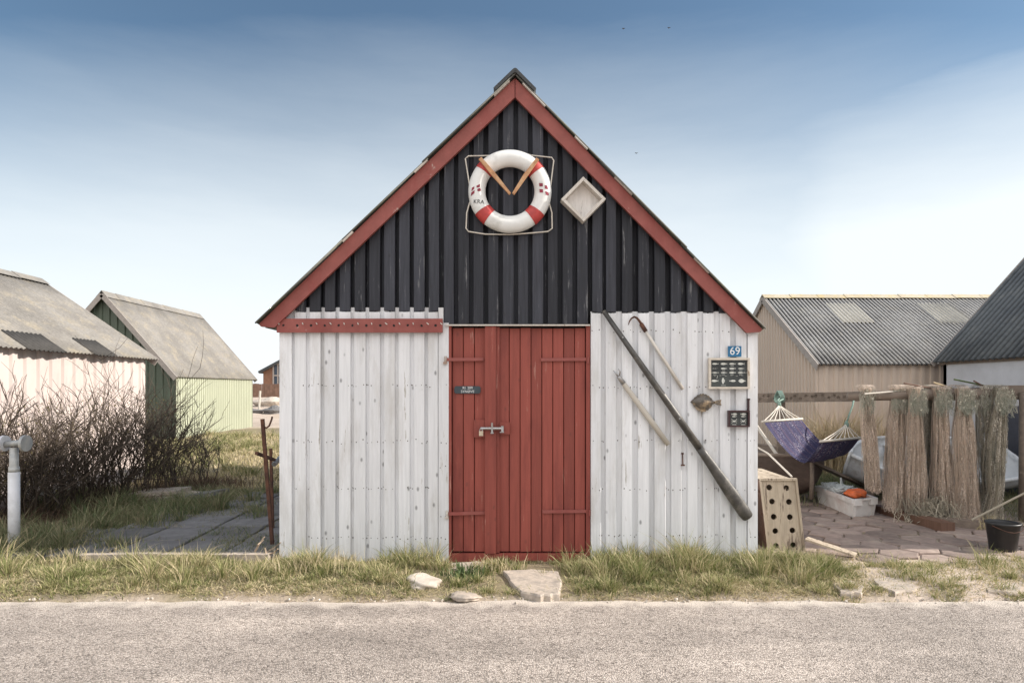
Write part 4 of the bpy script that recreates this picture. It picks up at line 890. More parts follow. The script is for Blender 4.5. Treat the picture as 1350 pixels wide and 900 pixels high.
# dinghies
def dinghy(name, loc, rot, Lb, B, D, mats, label, th=.03, transom=.75, sheer=.12, thwarts=(.3,.6), rail=.025):
    t = thing(name, loc, label, 'boat', rot=rot); ns, np_ = 24, 7
    def sec(u, off):
        w = B/2*(transom+(1-transom)*math.sin(min(1,u/.45)*math.pi/2)) if u < .45 else B/2*math.cos(((u-.45)/.55)**1.7*math.pi/2)**.8
        w = max(w-off, .012); z1 = D+sheer*(abs(u-.35)/.65)**2*(1 if u > .35 else .5); z0 = .02+off+.22*max(0,(u-.72)/.28)**2*D*2
        return [(w*math.sin(k/(np_-1)*math.pi/2)**.8, z0+(z1-z0)*(1-math.cos(k/(np_-1)*math.pi/2))**.85) for k in range(np_)]
    for nm, off, mat in (('hull', 0, mats[0]), ('inner_hull', th, mats[1])):
        mb = MB(); vs = []
        for i in range(ns+1):
            u = i/ns*(1 if off == 0 else .975)+(0 if off == 0 else .01); s_ = sec(u, off)
            row = [(u*Lb, -y, z) for y, z in reversed(s_)]+[(u*Lb, y, z) for y, z in s_[1:]]; vs += row
        n = 2*np_-1; mb.add(vs, [(i*n+j, (i+1)*n+j, (i+1)*n+j+1, i*n+j+1) for i in range(ns) for j in range(n-1)]+[tuple(range(n))])
        raw(mb, nm, mat, t, True)
    for s in (-1, 1):
        mb = MB(); pts = []
        for i in range(ns+1):
            u = i/ns; y, z = sec(u, 0)[-1]; pts.append((u*Lb, s*(y-.008), z+.01))
        mb.tube(pts, rail, 6); raw(mb, 'gunwale', mats[2], t, True)
    y, z = sec(0, 0)[-1]; mb = MB(); mb.box((.02, 0, z), (.05, 2*y, .04)); raw(mb, 'transom', mats[2], t)
    for u in thwarts:
        y, z = sec(u, th)[-1]; mb = MB(); mb.box((u*Lb, 0, z-.09), (.2, 2*y-.02, .028)); raw(mb, 'thwart', mats[2], t)
    y, z = sec(1, 0)[-1]; mb = MB(); mb.tube([(Lb-.0, 0, .2*D), (Lb+.02, 0, z*.6), (Lb+.01, 0, z+.05)], .026, 6); raw(mb, 'stem', mats[2], t, True)
    return t
p0 = Vector((3.86, 8.25, 0)); p1 = Vector((3.72, 11.6, 0)); dr_ = p0-p1
dinghy('rowing_boat', (3.55, 11.2, 0), (0, 0, math.atan2(-2.95, .27)), 2.98, 1.35, .56, (M['darkwood'], M['oldwood'], M['oldwood']), 'old dark wooden rowing boat beached under the hammock', sheer=.10, thwarts=(.22,.5,.72))
mb = MB(); mb.tube([W(994, 556, 9.6), W(1031, 609, 8.75)], .022, 8); tag(mb.build('boat_oar', M['lightwood'], loc=tuple(W(994,556,9.6))), 'pale oar shaft lying across the dark wooden boat', 'oar')
mb = MB(); mb.bar(W(1064, 606, 8.22), W(1160, 650, 9.36), .10, .03); tag(mb.build('loose_plank', M['oldwood'], loc=tuple(W(1070,609,8.22))), 'brown plank sloping from the wooden boat towards the fish tray', 'plank')
mb = MB(); mb.tube([W(996, 588, 7.6), W(1012, 597, 7.4), W(1044, 628, 6.9)], .010, 6); tag(mb.build('mooring_rope', M['rope'], loc=tuple(W(1000,600,7.4))), 'pale rope trailing from the boat down to the keep box', 'rope')
wb = dinghy('white_dinghy', (7.0, 9.15, .20), (R(-27), R(1), R(184)), 2.42, 1.15, .40, (M['gelcoat'], M['gelcoat'], M['gelcoat']), 'worn white dinghy heeled over on the grass behind the nets', sheer=.12, thwarts=(.28,.62), rail=.03)

# net rack: posts, rails
YN = 7.45; ZN = 1.475
rk = thing('net_rack', (5.2, YN, 0), 'weathered timber rack with nets hung over its round beam', 'rack')
mb = MB(); mb.tube([W(1118, 522, YN+.02), W(1200, 521, YN), W(1290, 519, YN-.02), W(1375, 517, YN-.04)], [.05,.06,.075,.08], 10); mb.build('beam', M['oldwood'], rk, True)
mb = MB(); a, b = W(1313, 517, YN-.10), W(1395, 514, YN-.16); mb.holes(a-Vector((0,.005,.07)), (1,0,0), (0,0,1), .75, .15, 5, 1, .018, depth=.03, jit=.1); mb.box(a+Vector((.375,.035,.005)), (.75,.05,.15)); mb.build('pierced_board', M['oldwood'], rk)
for px, Y, r, m in ((1271, 7.62, .075, 'darkwood'), (1352, 7.3, .06, 'oldwood'), (1182, 7.68, .05, 'darkwood')):
    p = W(px, 520, Y); mb = MB(); mb.tube([(p.x, Y, -.2), (p.x, Y, p.z+.02)], [r*1.1, r], 10); mb.build('post', M[m], rk, True)
hr = thing('pierced_rail', (3.1, 8.9, 0), 'long thin rail with rows of peg holes behind the hammock', 'rail')
a, b = W(985, 524.5, 9.3), W(1140, 522.5, 8.6); d = (b-a); mb = MB()
u = d.normalized(); mb.holes(a-Vector((0,0,.065)), u, (0,0,1), d.length, .13, 22, 1, .020, depth=.02, jit=.22)
mb.bar(a+Vector((.0,.055,0)), b+Vector((0,.055,0)), .06, .128); mb.build('beam', M['oldwood'], hr)
for px, Y in ((1032, 9.12), (1149, 8.60)):
    p = W(px, 530, Y); mb = MB(); mb.box((p.x, Y+.06, .66), (.10, .06, 1.40)); mb.build('post', M['oldwood'], hr)
# canes on the beam
for i, (a, b, m, lb) in enumerate((((1140,519),(1205,515),'lightwood','bleached cane lying on the net beam over the first net'), ((1192,505),(1240,514),'rustwood','reddish cane laid across the net beam mid way'), ((1231,504),(1262,514),'reed','pale thin cane crossing the net beam beside the reddish one'), ((1258,500),(1318,512),'weed','green cane lying across the net beam above the large nets'), ((1284,502),(1304,513),'rustwood','short red tipped cane on the net beam under the green cane'))):
    p, q = W(*a, YN-.22), W(*b, YN+.12); q.z = max(q.z, ZN+.03); mb = MB(); mb.tube([p, q], .009, 6); tag(mb.build('cane', M[m], loc=tuple(p)), lb, 'cane', 'canes on the net beam')
# hanging nets
def net(label, top, bot, ptop, pbot, ztop, wt, wb, n, mat, yoff=0, sway=.02, core=True, seed=1, knots=True, gather=None, thick=.10):
    g = np.random.default_rng(seed); T = W(ptop, ztop, YN+yoff-thick*.7); x0 = T.x; zb = pbot[1]; x1 = pbot[0]
    t = thing('fishing_net', (x0, YN+yoff, T.z), label, 'fishing net', 'nets hung on the rack')
    zt = ZN+.05; K = 9
    def shape(q):
        w = (wt+(wb-wt)*q**1.1)*(1-.30*math.exp(-((q-.13)/.09)**2))*(1+.07*math.sin(9*q+seed))
        if gather is not None: w *= 1-.45*math.exp(-((q-gather)/.08)**2)
        return w
    sheet = M['netsheet'] if mat is M['net'] else M['netsheet_grey']
    mb = MB(); nc, nk = 34, 16
    for l, dl in enumerate((1.0, .75, .45, .1, -.5) if core else (1.0, .2)):
        ph = g.uniform(0, 6, 4); ws = g.uniform(.74, .95); off = g.uniform(-.06, .06); low = g.uniform(-.05, .06, nc+1); vs = []
        for k in range(nk+1):
            q = k/nk
            for j in range(nc+1):
                u = 2*j/nc-1; w = shape(q)*.5*ws; fold = .040*math.sin(8*u+ph[0]+2.6*q)+.022*math.sin(17*u+ph[1]-3*q)+.022*math.sin(4*u+7*q+ph[2])
                gath = 1-.12*math.exp(-(q/.12)**2)
                vs.append((x0+(x1-x0)*q+w*(u+off*q)*gath+.012*math.sin(ph[3]+7*q+3*u)*q, YN+yoff-dl*thick*(.55+.6*q)*math.sqrt(max(0, 1-u*u*.95))-fold*(.35+.75*q), zt+.012*(l == 0)-(zt-zb+low[j])*q))
        mb.add(vs, [(k*(nc+1)+j, k*(nc+1)+j+1, (k+1)*(nc+1)+j+1, (k+1)*(nc+1)+j) for k in range(nk) for j in range(nc)])
    # where the net passes over the beam
    vs = [(x0+wt*.46*(2*j/nc-1)*(1+.05*math.sin(j)), YN+yoff*.5-.10*math.cos(a_), zt+.045*math.sin(a_)-.01+.006*math.sin(j*2.1)) for a_ in [math.pi*k/6 for k in range(7)] for j in range(nc+1)]
    mb.add(vs, [(k*(nc+1)+j, k*(nc+1)+j+1, (k+1)*(nc+1)+j+1, (k+1)*(nc+1)+j) for k in range(6) for j in range(nc)])
    mb.build('mesh_sheet', sheet, t, True)
    mb = MB()
    for i in range(int(n*.45)):
        u = g.uniform(-1, 1); fr = g.choice([-1, 1], p=[.3, .7]); ph, am = g.uniform(0, 6.28), g.uniform(.3, 1)*sway*(3.0 if g.random() < .12 else 1); end = g.uniform(.86, 1.04)**1.0; st = 0 if g.random() < .8 else g.uniform(.0, .5)
        du = g.normal(0, .12); pts = []
        for k in range(K+1):
            q = st+(end-st)*k/K; w = shape(q)*.5; uu = max(-1.03, min(1.03, u+du*q)); dpt = thick*(.55+.6*q)*math.sqrt(max(.05, 1-min(1, uu*uu)))+.004
            pts.append((x0+(x1-x0)*q+w*uu+am*math.sin(ph+q*5)*q, YN+yoff-fr*dpt*(.85+.2*math.sin(9*u+seed))-.006*g.random(), zt-(zt-zb)*q))
        mb.tube(pts, float(g.uniform(.0013, .0027)), 3, cap=False)
    mb.build('twine', mat, t)
    if knots:
        mb = MB()
        for i in range(int(n*.035)):
            u, q = g.uniform(-1, 1), abs(g.normal(0, .07)); s_ = g.uniform(.006, .011); c = Vector((x0+(x1-x0)*q+wt*.55*u, YN+yoff-thick*.8-.01, zt-(zt-zb)*q-.03))
            mb.lathe(c, [(0,-s_*1.5), (s_*.8,-s_*.7), (s_,0), (s_*.8,s_*.7), (0,s_*1.5)], 6)
        mb.build('floats', M['float'], t)
        mb = MB()
        for i in range(int(n*.5)):       # loose loops at the top of the net
            u = g.uniform(-1.1, 1.1); r0 = g.uniform(.02, .06); c = Vector((x0+wt*.5*u, YN+yoff-thick*.8, zt-g.uniform(.0, .18))); ph = g.uniform(0, 6)
            mb.tube([c+Vector((r0*math.cos(ph+a)*.6, -.02*abs(math.sin(a)), -r0*(1+math.sin(a))*1.5)) for a in [k*.9 for k in range(7)]], .0016, 3, cap=False)
        mb.build('loops', M['netloop'], t)
    return t
def zpx(py, Y=YN): return W(0, py, Y).z
def xpx(px, Y=YN): return W(px, 0, Y).x
N_ = lambda lb, pt, pb, wt, wb, n, mat, **k: net(lb, None, None, pt, (xpx(pb[0], YN+k.get('yoff', 0)-.08), max(.03, zpx(pb[1]))), 516, wt/120, wb/120, n, mat, **k)
N_('narrow tan net with a green top, hanging apart at the near end of the rack', 1143, (1156, 645), 18, 19, 140, M['net'], seed=3, sway=.03, thick=.06)
N_('broad brown net second along the beam, trailing low', 1187, (1183, 670), 21, 28, 260, M['net'], seed=5, yoff=.06)
N_('dull brown net bunched between two broader nets', 1209, (1211, 677), 19, 29, 280, M['net'], seed=8, yoff=-.05, sway=.035)
N_('thin grey brown net hanging deeper behind the bunched net', 1227, (1232, 658), 15, 17, 160, M['netgreen'], seed=11, yoff=.16)
N_('full straight tan net before the dark post', 1244, (1247, 666), 21, 24, 280, M['net'], seed=13, yoff=-.06)
N_('widest pale tan net, flaring to the ground and split below', 1274, (1278, 694), 20, 40, 400, M['net'], seed=17, yoff=-.14, sway=.03, thick=.10)
N_('thin green net hanging loosely beside the widest net', 1300, (1305, 668), 20, 14, 150, M['netgreen'], seed=19, yoff=-.02, core=False)
N_('rolled net tied round the waist above the black bucket', 1325, (1311, 684), 22, 26, 320, M['netgreen'], seed=23, yoff=-.16, gather=.82, thick=.10)
# tangled heap of net foot on the ground
mb = MB(); g = np.random.default_rng(4)
for i in range(240):
    c = Vector((xpx(1213)+g.normal(0,.12), YN-.22+g.normal(0,.06), 0)); hh = abs(g.normal(.12,.09)); ph = g.uniform(0,6)
    mb.tube([c+Vector((.06*math.sin(ph+k), .04*math.cos(ph*2+k*1.3), hh*math.sin(k/5*math.pi)+.03)) for k in range(6)], .0035, 3, cap=False)
tag(mb.build('net_heap', M['netgreen'], loc=(xpx(1213), YN-.22, 0)), 'tangled heap of net on the timber below the bunched nets', 'fishing net')
# ground timbers
mb = MB(); a, b = G(1158, 676), G(1250, 702); mb.bar((a.x, a.y, .055), (b.x, b.y, .055), .16, .10); tag(mb.build('timber_beam', M['rustwood'], loc=(a.x, a.y, 0)), 'red brown timber baulk lying on the pavers under the nets', 'beam')
mb = MB(); a, b = G(1232, 694), G(1290, 698); mb.bar((a.x, a.y+.1, .05), (b.x, b.y, .05), .13, .09); tag(mb.build('timber_beam', M['oldwood'], loc=(a.x, a.y, 0)), 'short grey timber lying beyond the red brown baulk', 'beam')
# hammock
hm = thing('hammock', W(1075, 607, 8.3), 'purple woven hammock slung between two beams over the boat', 'hammock')
a1, a2, b1, b2 = W(1006.5, 555.5, 8.05), W(1056, 552, 8.45), W(1083, 581.5, 7.75), W(1134, 577, 8.25)
mb = MB(); nu, nv = 28, 10; low = W(0, 607, 8.05).z; vs = []; uv = []
for i in range(nu+1):
    u = i/nu
    for j in range(nv+1):
        v = j/nv; A_, B_ = a1.lerp(a2, v), b1.lerp(b2, v); p = A_.lerp(B_, u); zt = A_.z+(B_.z-A_.z)*u
        u0 = .72; lowv = low+.04*v
        z = lowv+(A_.z-lowv)*max(0, 1-u/u0)**1.6 if u < u0 else lowv+(B_.z-lowv)*((u-u0)/(1-u0))**1.35
        p.z = z-.03*math.sin(v*math.pi)*math.sin(u*math.pi)+.006*math.sin(v*25+u*7); vs.append(p); uv.append((u, v))
fs = [(i*(nv+1)+j, (i+1)*(nv+1)+j, (i+1)*(nv+1)+j+1, i*(nv+1)+j+1) for i in range(nu) for j in range(nv)]
mb.add(vs, fs); hf = mb.build('fabric', M['hammock'], hm, True); ul = hf.data.uv_layers.new(name='UVMap')
for lp in hf.data.loops: ul.data[lp.index].uv = uv[lp.vertex_index]
for p, q in ((a1, a2), (b1, b2)):
    mb = MB(); d = (q-p).normalized()*.03; mb.tube([p-d, q+d], .016, 8); mb.build('spreader_bar', M['lightwood'], hm, True)
ka, kb = W(1027.5, 534, 8.6), W(1116, 559, 8.25)
for p, q, k in ((a1, a2, ka), (b1, b2, kb)):
    mb = MB()
    for i in range(8): s_ = p.lerp(q, i/7); mb.tube([s_, s_.lerp(k, .5)-Vector((0,0,.01)), k], .006, 4)
    mb.build('cords', M['rope'], hm)
mb = MB(); c = W(1028, 523, 8.98)
for k in range(4): mb.tube([c+Vector((.016*k-.03+.012*math.sin(a*2), .10*math.cos(a), .082*math.sin(a))) for a in [j*math.pi/6 for j in range(12)]], .010, 6, closed=True)
mb.tube([ka, ka+Vector((.01,.05,.05)), c+Vector((0,-.11,-.03))], .012, 6); mb.tube([ka, ka+Vector((-.02,.02,.06)), c+Vector((-.05,-.11,-.02))], .010, 6); mb.lathe(ka, [(0,-.06),(.022,-.03),(.026,0),(.022,.03),(0,.06)], 8)
mb.build('rope', M['ropegreen'], hm, True)
mb = MB(); c = W(1126, 524, 8.4); mb.tube([kb, W(1119, 548, 8.25), W(1124, 535, 8.3), c], .012, 6); mb.lathe(kb, [(0,-.07),(.025,-.03),(.03,0),(.02,.03),(0,.06)], 8); mb.build('rope', M['ropegreen'], hm, True)
# fish tray
P0, P1, P2_, = G(1124, 683), G(1151, 680.5), G(1079, 664)
ux = (P1-P0); uy = (P2_-P0); P3 = P1+uy; hgt = .225
tr = thing('fish_tray', P0, 'worn white plastic fish tray filled with net on the brown pavers', 'crate')
mb = MB(); base = [P0, P1, P3, P2_]; cen = sum(base, Vector())/4; top = [cen+(p-cen)*1.09+Vector((0,0,hgt)) for p in base]; ib = [cen+(p-cen)*.93+Vector((0,0,.02)) for p in base]; itp = [cen+(p-cen)*1.02+Vector((0,0,hgt)) for p in base]
b4 = [p+Vector((0,0,.006)) for p in base]
mb.add(b4+top+itp+ib, [(3,2,1,0)]+[(i, (i+1) % 4, 4+(i+1) % 4, 4+i) for i in range(4)]+[(4+i, 4+(i+1) % 4, 8+(i+1) % 4, 8+i) for i in range(4)]+[(8+i, 8+(i+1) % 4, 12+(i+1) % 4, 12+i) for i in range(4)]+[(12,13,14,15)]); mb.build('body', M['tray'], tr)
mb = MB()
for i in range(4):
    a, b = top[i], top[(i+1) % 4]; a = cen.lerp(a, 1.02); b = cen.lerp(b, 1.02); a.z = b.z = hgt-.03
    if i in (0, 2):
        mb.bar(a, a.lerp(b, .32), .035, .075); mb.bar(a.lerp(b, .70), b, .035, .075); mb.bar(a.lerp(b, .32)+Vector((0,0,.028)), a.lerp(b, .7)+Vector((0,0,.028)), .035, .018)
    else: mb.bar(a+Vector((0,0,.012)), b+Vector((0,0,.012)), .035, .05)
mb.build('rim', M['tray'], tr)
mb = MB(); a, b = b4[0], b4[1]
for t in (.05, .93): mb.bar(a.lerp(b, t)+Vector((0,-.005,0)), (top[0].lerp(top[1], t))+Vector((0,-.004,-.05)), .03, .025)
mb.build('rib', M['tray'], tr)
mb = MB(); g = np.random.default_rng(9); ccx = cen+uy*.12
for i in range(170):
    c = cen+uy*g.uniform(-.06,.40)+ux*g.uniform(-.38,.38)+Vector((0,0,hgt-.03+.05*g.random())); ph = g.uniform(0,6); rr_ = g.uniform(.03,.09)
    mb.tube([c+Vector((rr_*math.cos(ph+k*1.1), rr_*math.sin(ph+k*1.1), .05*abs(math.sin(k*.9+ph)))) for k in range(7)], .005, 4, cap=False)
mb.tube([cen+uy*.1+Vector((0,0,hgt-.03)), cen+uy*.1+Vector((.01,.02,hgt+.16)), cen+uy*.12+Vector((.05,.03,hgt+.06))], .012, 5)
tag(mb.build('net_bundle', M['netwhite'], loc=tuple(ccx)), 'tangle of pale twine heaped inside the white fish tray', 'fishing net')
bm = bmesh.new(); bmesh.ops.create_icosphere(bm, subdivisions=4, radius=1)
for v in bm.verts:
    n_ = math.sin(v.co.x*3.1+v.co.y*4)+math.sin(v.co.y*7+1)*.5+math.sin(v.co.z*5+v.co.x*6)*.6; v.co *= 1+.13*n_; v.co = Vector((v.co.x*.125, v.co.y*.10, max(v.co.z,-.6)*.06))
me = bpy.data.meshes.new('rubber_gloves'); bm.to_mesh(me); bm.free(); me.materials.append(M['orange']); me.polygons.foreach_set('use_smooth', [True]*len(me.polygons)); o = bpy.data.objects.new('rubber_gloves', me); COL.objects.link(o); o.location = cen-uy*.25+ux*.08+Vector((0,0,hgt+.012)); tag(o, 'crumpled orange rubber gloves lying on the white fish tray', 'gloves')
# bucket
bp = G(1322, 726); bu = thing('bucket', bp, 'black plastic bucket standing on the pavers under the tied net', 'bucket')
mb = MB(); mb.lathe(bp, [(0,.004),(.10,.004),(.106,.02),(.135,.25),(.144,.255),(.144,.272),(.129,.272),(.123,.25),(.097,.03),(0,.03)], 28); mb.build('body', M['bucket'], bu, True)
mb = MB(); mb.tube([bp+Vector((.145*math.cos(t), .145*math.sin(t)*.55-.06, .25-.05*math.sin(t)**2)) for t in [math.pi*(1+k/10) for k in range(11)]], .003, 5); mb.build('handle', M['iron'], bu)
mb = MB(); mb.tube([(bp.x+.03, bp.y+.45, .20), (bp.x+.55, bp.y+.35, .52)], .011, 6); tag(mb.build('pole', M['netgreen'], loc=(bp.x+.03, bp.y+.45, .2)), 'pale green pole sloping up behind the black bucket', 'pole')

# ------------------------------------------------------------------ left of the shed
pp = G(18.5, 727); st = thing('standpipe', pp, 'white painted standpipe with grey T piece at the verge', 'pipe')
k = pp.y/F
mb = MB(); mb.tube([(pp.x, pp.y, -.1), (pp.x, pp.y, (727-622)*k)], 6.7*k, 16); mb.build('lower_pipe', M['pipe_white'], st, True)
mb = MB(); mb.tube([(pp.x, pp.y, (727-622)*k), (pp.x, pp.y, (727-618)*k), (pp.x, pp.y, (727-590)*k)], [5.4*k,5.4*k,5.1*k], 14); mb.tube([(pp.x, pp.y, (727-623)*k), (pp.x, pp.y, (727-615)*k)], 6.3*k, 14); mb.build('upper_pipe', M['pipe_grey'], st, True)
mb = MB(); zc = (727-584.5)*k; mb.tube([(pp.x-12*k, pp.y, zc-1*k), (pp.x+14*k, pp.y-.01, zc+1.5*k)], 4.2*k, 14); mb.build('cross_pipe', M['pipe_grey'], st, True)
for dx, r in ((-13, 11.5), (15, 12)):
    mb = MB(); mb.tube([(pp.x+(dx-1.8)*k, pp.y, zc+.5*k), (pp.x+(dx+1.8)*k, pp.y, zc+.5*k)], [r*k*.9, r*k*.9], 22); mb.build('end_disc', M['pipe_white'] if dx < 0 else M['pipe_grey'], st)
ir = thing('iron_stand', G(360, 722), 'rusty iron stand with a hook, leaning beside the white corner', 'iron stand')
a = G(360, 722); Yi = a.y
mb = MB(); mb.bar(a-Vector((0,0,.05)), W(346, 552, Yi), .030, .030); mb.build('upright', M['iron'], ir)
mb = MB(); mb.bar(G(360, 700)-Vector((0,0,.05)), W(357, 591, G(360,700).y), .026, .026); mb.build('upright', M['iron'], ir)
mb = MB(); mb.bar(W(338, 597, Yi-.05), W(362, 606, 6.7), .028, .028); mb.build('cross_bar', M['iron'], ir)
mb = MB(); mb.tube([W(347, 561, Yi), W(351, 564, Yi), W(355, 561, Yi), W(358, 553, Yi), W(359, 549, Yi)], .009, 6); mb.build('hook', M['iron'], ir)
mb = MB(); mb.tube([W(361, 612, 6.75), W(371, 602, 6.9)], .026, 8); mb.build('pipe_stub', M['steel'], ir)
for i, (px, py, zz, m, lb) in enumerate(((215, 661, .02, 'slab', 'dark concrete slab at the bottom of the overgrown stack'), (232, 660, .09, 'concrete', 'pale concrete slab second in the overgrown stack'), (212, 659, .16, 'concrete', 'pale concrete slab near the top of the overgrown stack'), (262, 661, .12, 'slab', 'tilted grey slab leaning on the overgrown stack'))):
    p = G(px, py); mb = MB(); mb.box((p.x, p.y, zz*.6+.02), (.62, .45, .05), Euler((random.gauss(0,.03), random.gauss(0,.03)+(-.12 if i == 3 else 0), random.gauss(0,.12))).to_matrix()); tag(mb.build('concrete_slab', M[m], loc=(p.x, p.y, zz)), lb, 'slab', 'slabs stacked before the hedge')
# doorstep slabs and stones on the verge
def rough_outline(ps, k=4, j=.012):
    out = []
    for i, p in enumerate(ps):
        q = ps[(i+1) % len(ps)]; m = (q-p).length*.10
        for t in range(k):
            r_ = p.lerp(q, t/k); out.append(r_+Vector((random.gauss(0, j*.6 if t else j*.3), random.gauss(0, j*.6 if t else j*.3), 0)))
    return out
def flat(name, pts, th, m, label, cat, z=.03, group=None, tilt=(0,0)):
    ps = rough_outline([G(a, b, z) for a, b in pts]); c = sum(ps, Vector())/len(ps); mb = MB(); n = len(ps)
    f_ = lambda p, s_, dz: (c.x+(p.x-c.x)*s_, c.y+(p.y-c.y)*s_, z+dz+(p.x-c.x)*tilt[0]+(p.y-c.y)*tilt[1])
    mb.add([f_(p,1.03,-th) for p in ps]+[f_(p,1,-.012) for p in ps]+[f_(p,.955,0) for p in ps], [(i, (i+1) % n, n+(i+1) % n, n+i) for i in range(n)]+[(n+i, n+(i+1) % n, 2*n+(i+1) % n, 2*n+i) for i in range(n)]+[tuple(range(2*n, 3*n))])
    return tag(mb.build(name, M[m], loc=tuple(c)), label, cat, group)
flat('doorstep_slab', [(661,751),(700,749),(737,752),(741,766),(737,781),(712,784),(688,779),(672,765)], .10, 'concrete', 'broken concrete slab lying before the red door', 'slab', .035)
flat('doorstep_slab', [(594,742),(628,739),(648,741),(640,749),(610,752),(594,749)], .10, 'concrete', 'flat concrete step under the narrow red door leaf', 'slab', .04)
def boulder(px, py, rx_, ry_, rz_, sink, label, m='stone', seed=0):
    p = G(px, py, .03); bm = bmesh.new(); bmesh.ops.create_icosphere(bm, subdivisions=4, radius=1); o_ = seed*1.7
    for v in bm.verts:
        c = v.co; k = 1+.10*math.sin(c.x*3+o_)+.09*math.sin(c.y*4+c.z*2+o_*2)+.05*math.sin(c.z*7+c.x*5+o_)+.03*math.sin(c.x*13+c.y*11+o_)
        c = c*k; v.co = Vector((c.x*rx_, c.y*ry_, max(-1, min(.72, c.z))*rz_))
    me = bpy.data.meshes.new('stone'); bm.to_mesh(me); bm.free(); me.materials.append(M[m]); me.polygons.foreach_set('use_smooth', [True]*len(me.polygons)); o = bpy.data.objects.new('stone', me); COL.objects.link(o)
    o.location = (p.x, p.y, float(gz(p.x, p.y))+rz_*.35-sink); o.rotation_euler = (.12, .08, seed); tag(o, label, 'stone')
boulder(559, 768, .15, .12, .058, .008, 'bright pale stone in the grass below the white planks', seed=1)
boulder(612, 779, .13, .12, .030, .012, 'flat sandy stone between the pale stone and the doorstep', 'concrete', seed=2)
boulder(71, 797, .055, .04, .022, .02, 'small white stone on the road edge below the standpipe', seed=4)
for pts, lb in (([(1098,769),(1122,764),(1140,772),(1135,781),(1108,780)], 'sandy stepping stone nearest the keep box'), ([(1152,762),(1182,760),(1206,768),(1210,776),(1180,780),(1158,772)], 'larger stepping stone midway along the sandy verge'), ([(1222,752),(1262,750),(1290,757),(1268,764),(1236,762)], 'stepping stone at the yard edge below the nets'), ([(1290,768),(1325,764),(1350,771),(1340,780),(1302,778)], 'stepping stone on the sandy verge nearest the bucket')):
    flat('stepping_stone', pts, .06, 'concrete', lb, 'stone', .03, 'stepping stones in the sandy verge')
# dead branches by the corner
tw = MB()
for pts in ([(318,742),(333,729),(342,716),(347,712)], [(322,741),(345,732),(358,724),(371,714)], [(356,738),(352,729),(349,722)], [(330,738),(341,737),(358,738),(366,735)], [(336,726),(340,720),(349,707)], [(350,730),(360,729),(368,722)]):
    tw.tube([G(a, 741, 0)*0+Vector(((a-CX)*5.62/F, 5.62+random.gauss(0,.03), H+(HZ-b)*5.62/F)) for a, b in pts], [.010,.008,.006,.004][:len(pts)], 5)
tag(tw.build('dead_branch', M['deadtwig'], loc=(-2.2, 5.62, .05)), 'pale dead branch lying against the white corner post', 'branch')

# ------------------------------------------------------------------ plants
def twigs(mb, p, d, L, r, depth, g):
    n = 3; pts = [p]; dd = d.copy(); q = p
    for i in range(n):
        dd = (dd+Vector((g.normal(0,.24), g.normal(0,.24), g.normal(.02,.12)))).normalized(); q = q+dd*(L/n); pts.append(q)
    mb.tube(pts, [r*(1-.16*i) for i in range(n+1)], 3, cap=False)
    if depth > 0:
        for k in range(g.integers(3, 5)):
            i = g.integers(1, n+1); a = g.uniform(0, 6.28); sp = g.uniform(.45, .95)
            nd_ = (dd+Vector((math.cos(a)*sp, math.sin(a)*sp, g.uniform(-.1,.35)))).normalized(); twigs(mb, pts[i], nd_, L*g.uniform(.40,.68), r*.66, depth-1, g)
    return mb
def shrub(x, y, hh, spread, ns, label, seed):
    g = np.random.default_rng(seed); z = float(gz(x, y)); t = thing('bare_shrub', (x, y, z), label, 'shrub', 'bare shrubs in the hedge row'); mb = MB()
    for i in range(ns):
        a, rr = g.uniform(0, 6.28), spread*math.sqrt(g.random()); p = Vector((x+rr*math.cos(a)*1.0, y+rr*math.sin(a), z-.05))
        d = Vector((math.cos(a)*.22*g.random(), math.sin(a)*.22*g.random(), 1)).normalized(); twigs(mb, p, d, hh*g.uniform(.5,.82), float(g.choice([.0065,.008,.012])), 2, g)
    mb.build('branches', M['hedge'], t)
    n = 160; P = np.stack([x+g.normal(0,spread*.8,n), y+g.normal(0,spread*.8,n), z+hh*g.uniform(.25,.95,n)], 1); blades('buds', P, g.uniform(.012,.03,n), M['bud'], .014, 1.2, t, seed)
HB = ((-25,7.1,1.30),(8,7.25,1.36),(40,7.5,1.42),(66,7.85,1.46),(92,8.1,1.50),(118,8.35,1.50),(145,8.45,1.62),(172,8.75,1.56),(198,9.05,1.55),(222,9.4,1.42),(246,9.8,1.15),(272,10.3,.85))
names = ('bare brown shrub cut off by the picture edge', 'bare brown shrub right behind the standpipe', 'bare brown shrub next to the standpipe, on its shed side', 'low bare shrub before the middle of the pink wall', 'dense bare shrub, fifth along the hedge from the picture edge', 'bare shrub sixth along the hedge, thinly branched', 'tallest bare shrub with forked stem before the pink wall', 'bare shrub near the far corner of the pink wall', 'bare shrub standing across the pink shed corner', 'bare shrub before the shaded green gable', 'smaller bare shrub below the sunlit green wall', 'last and lowest scrubby shrub at the end of the hedge')
for i, (px, Y, hh) in enumerate(HB): shrub((px-CX)*Y/F, Y, hh*.97, .27, (19,19,19,19,19,19,18,18,18,16,10,8)[i], names[i], 100+i)
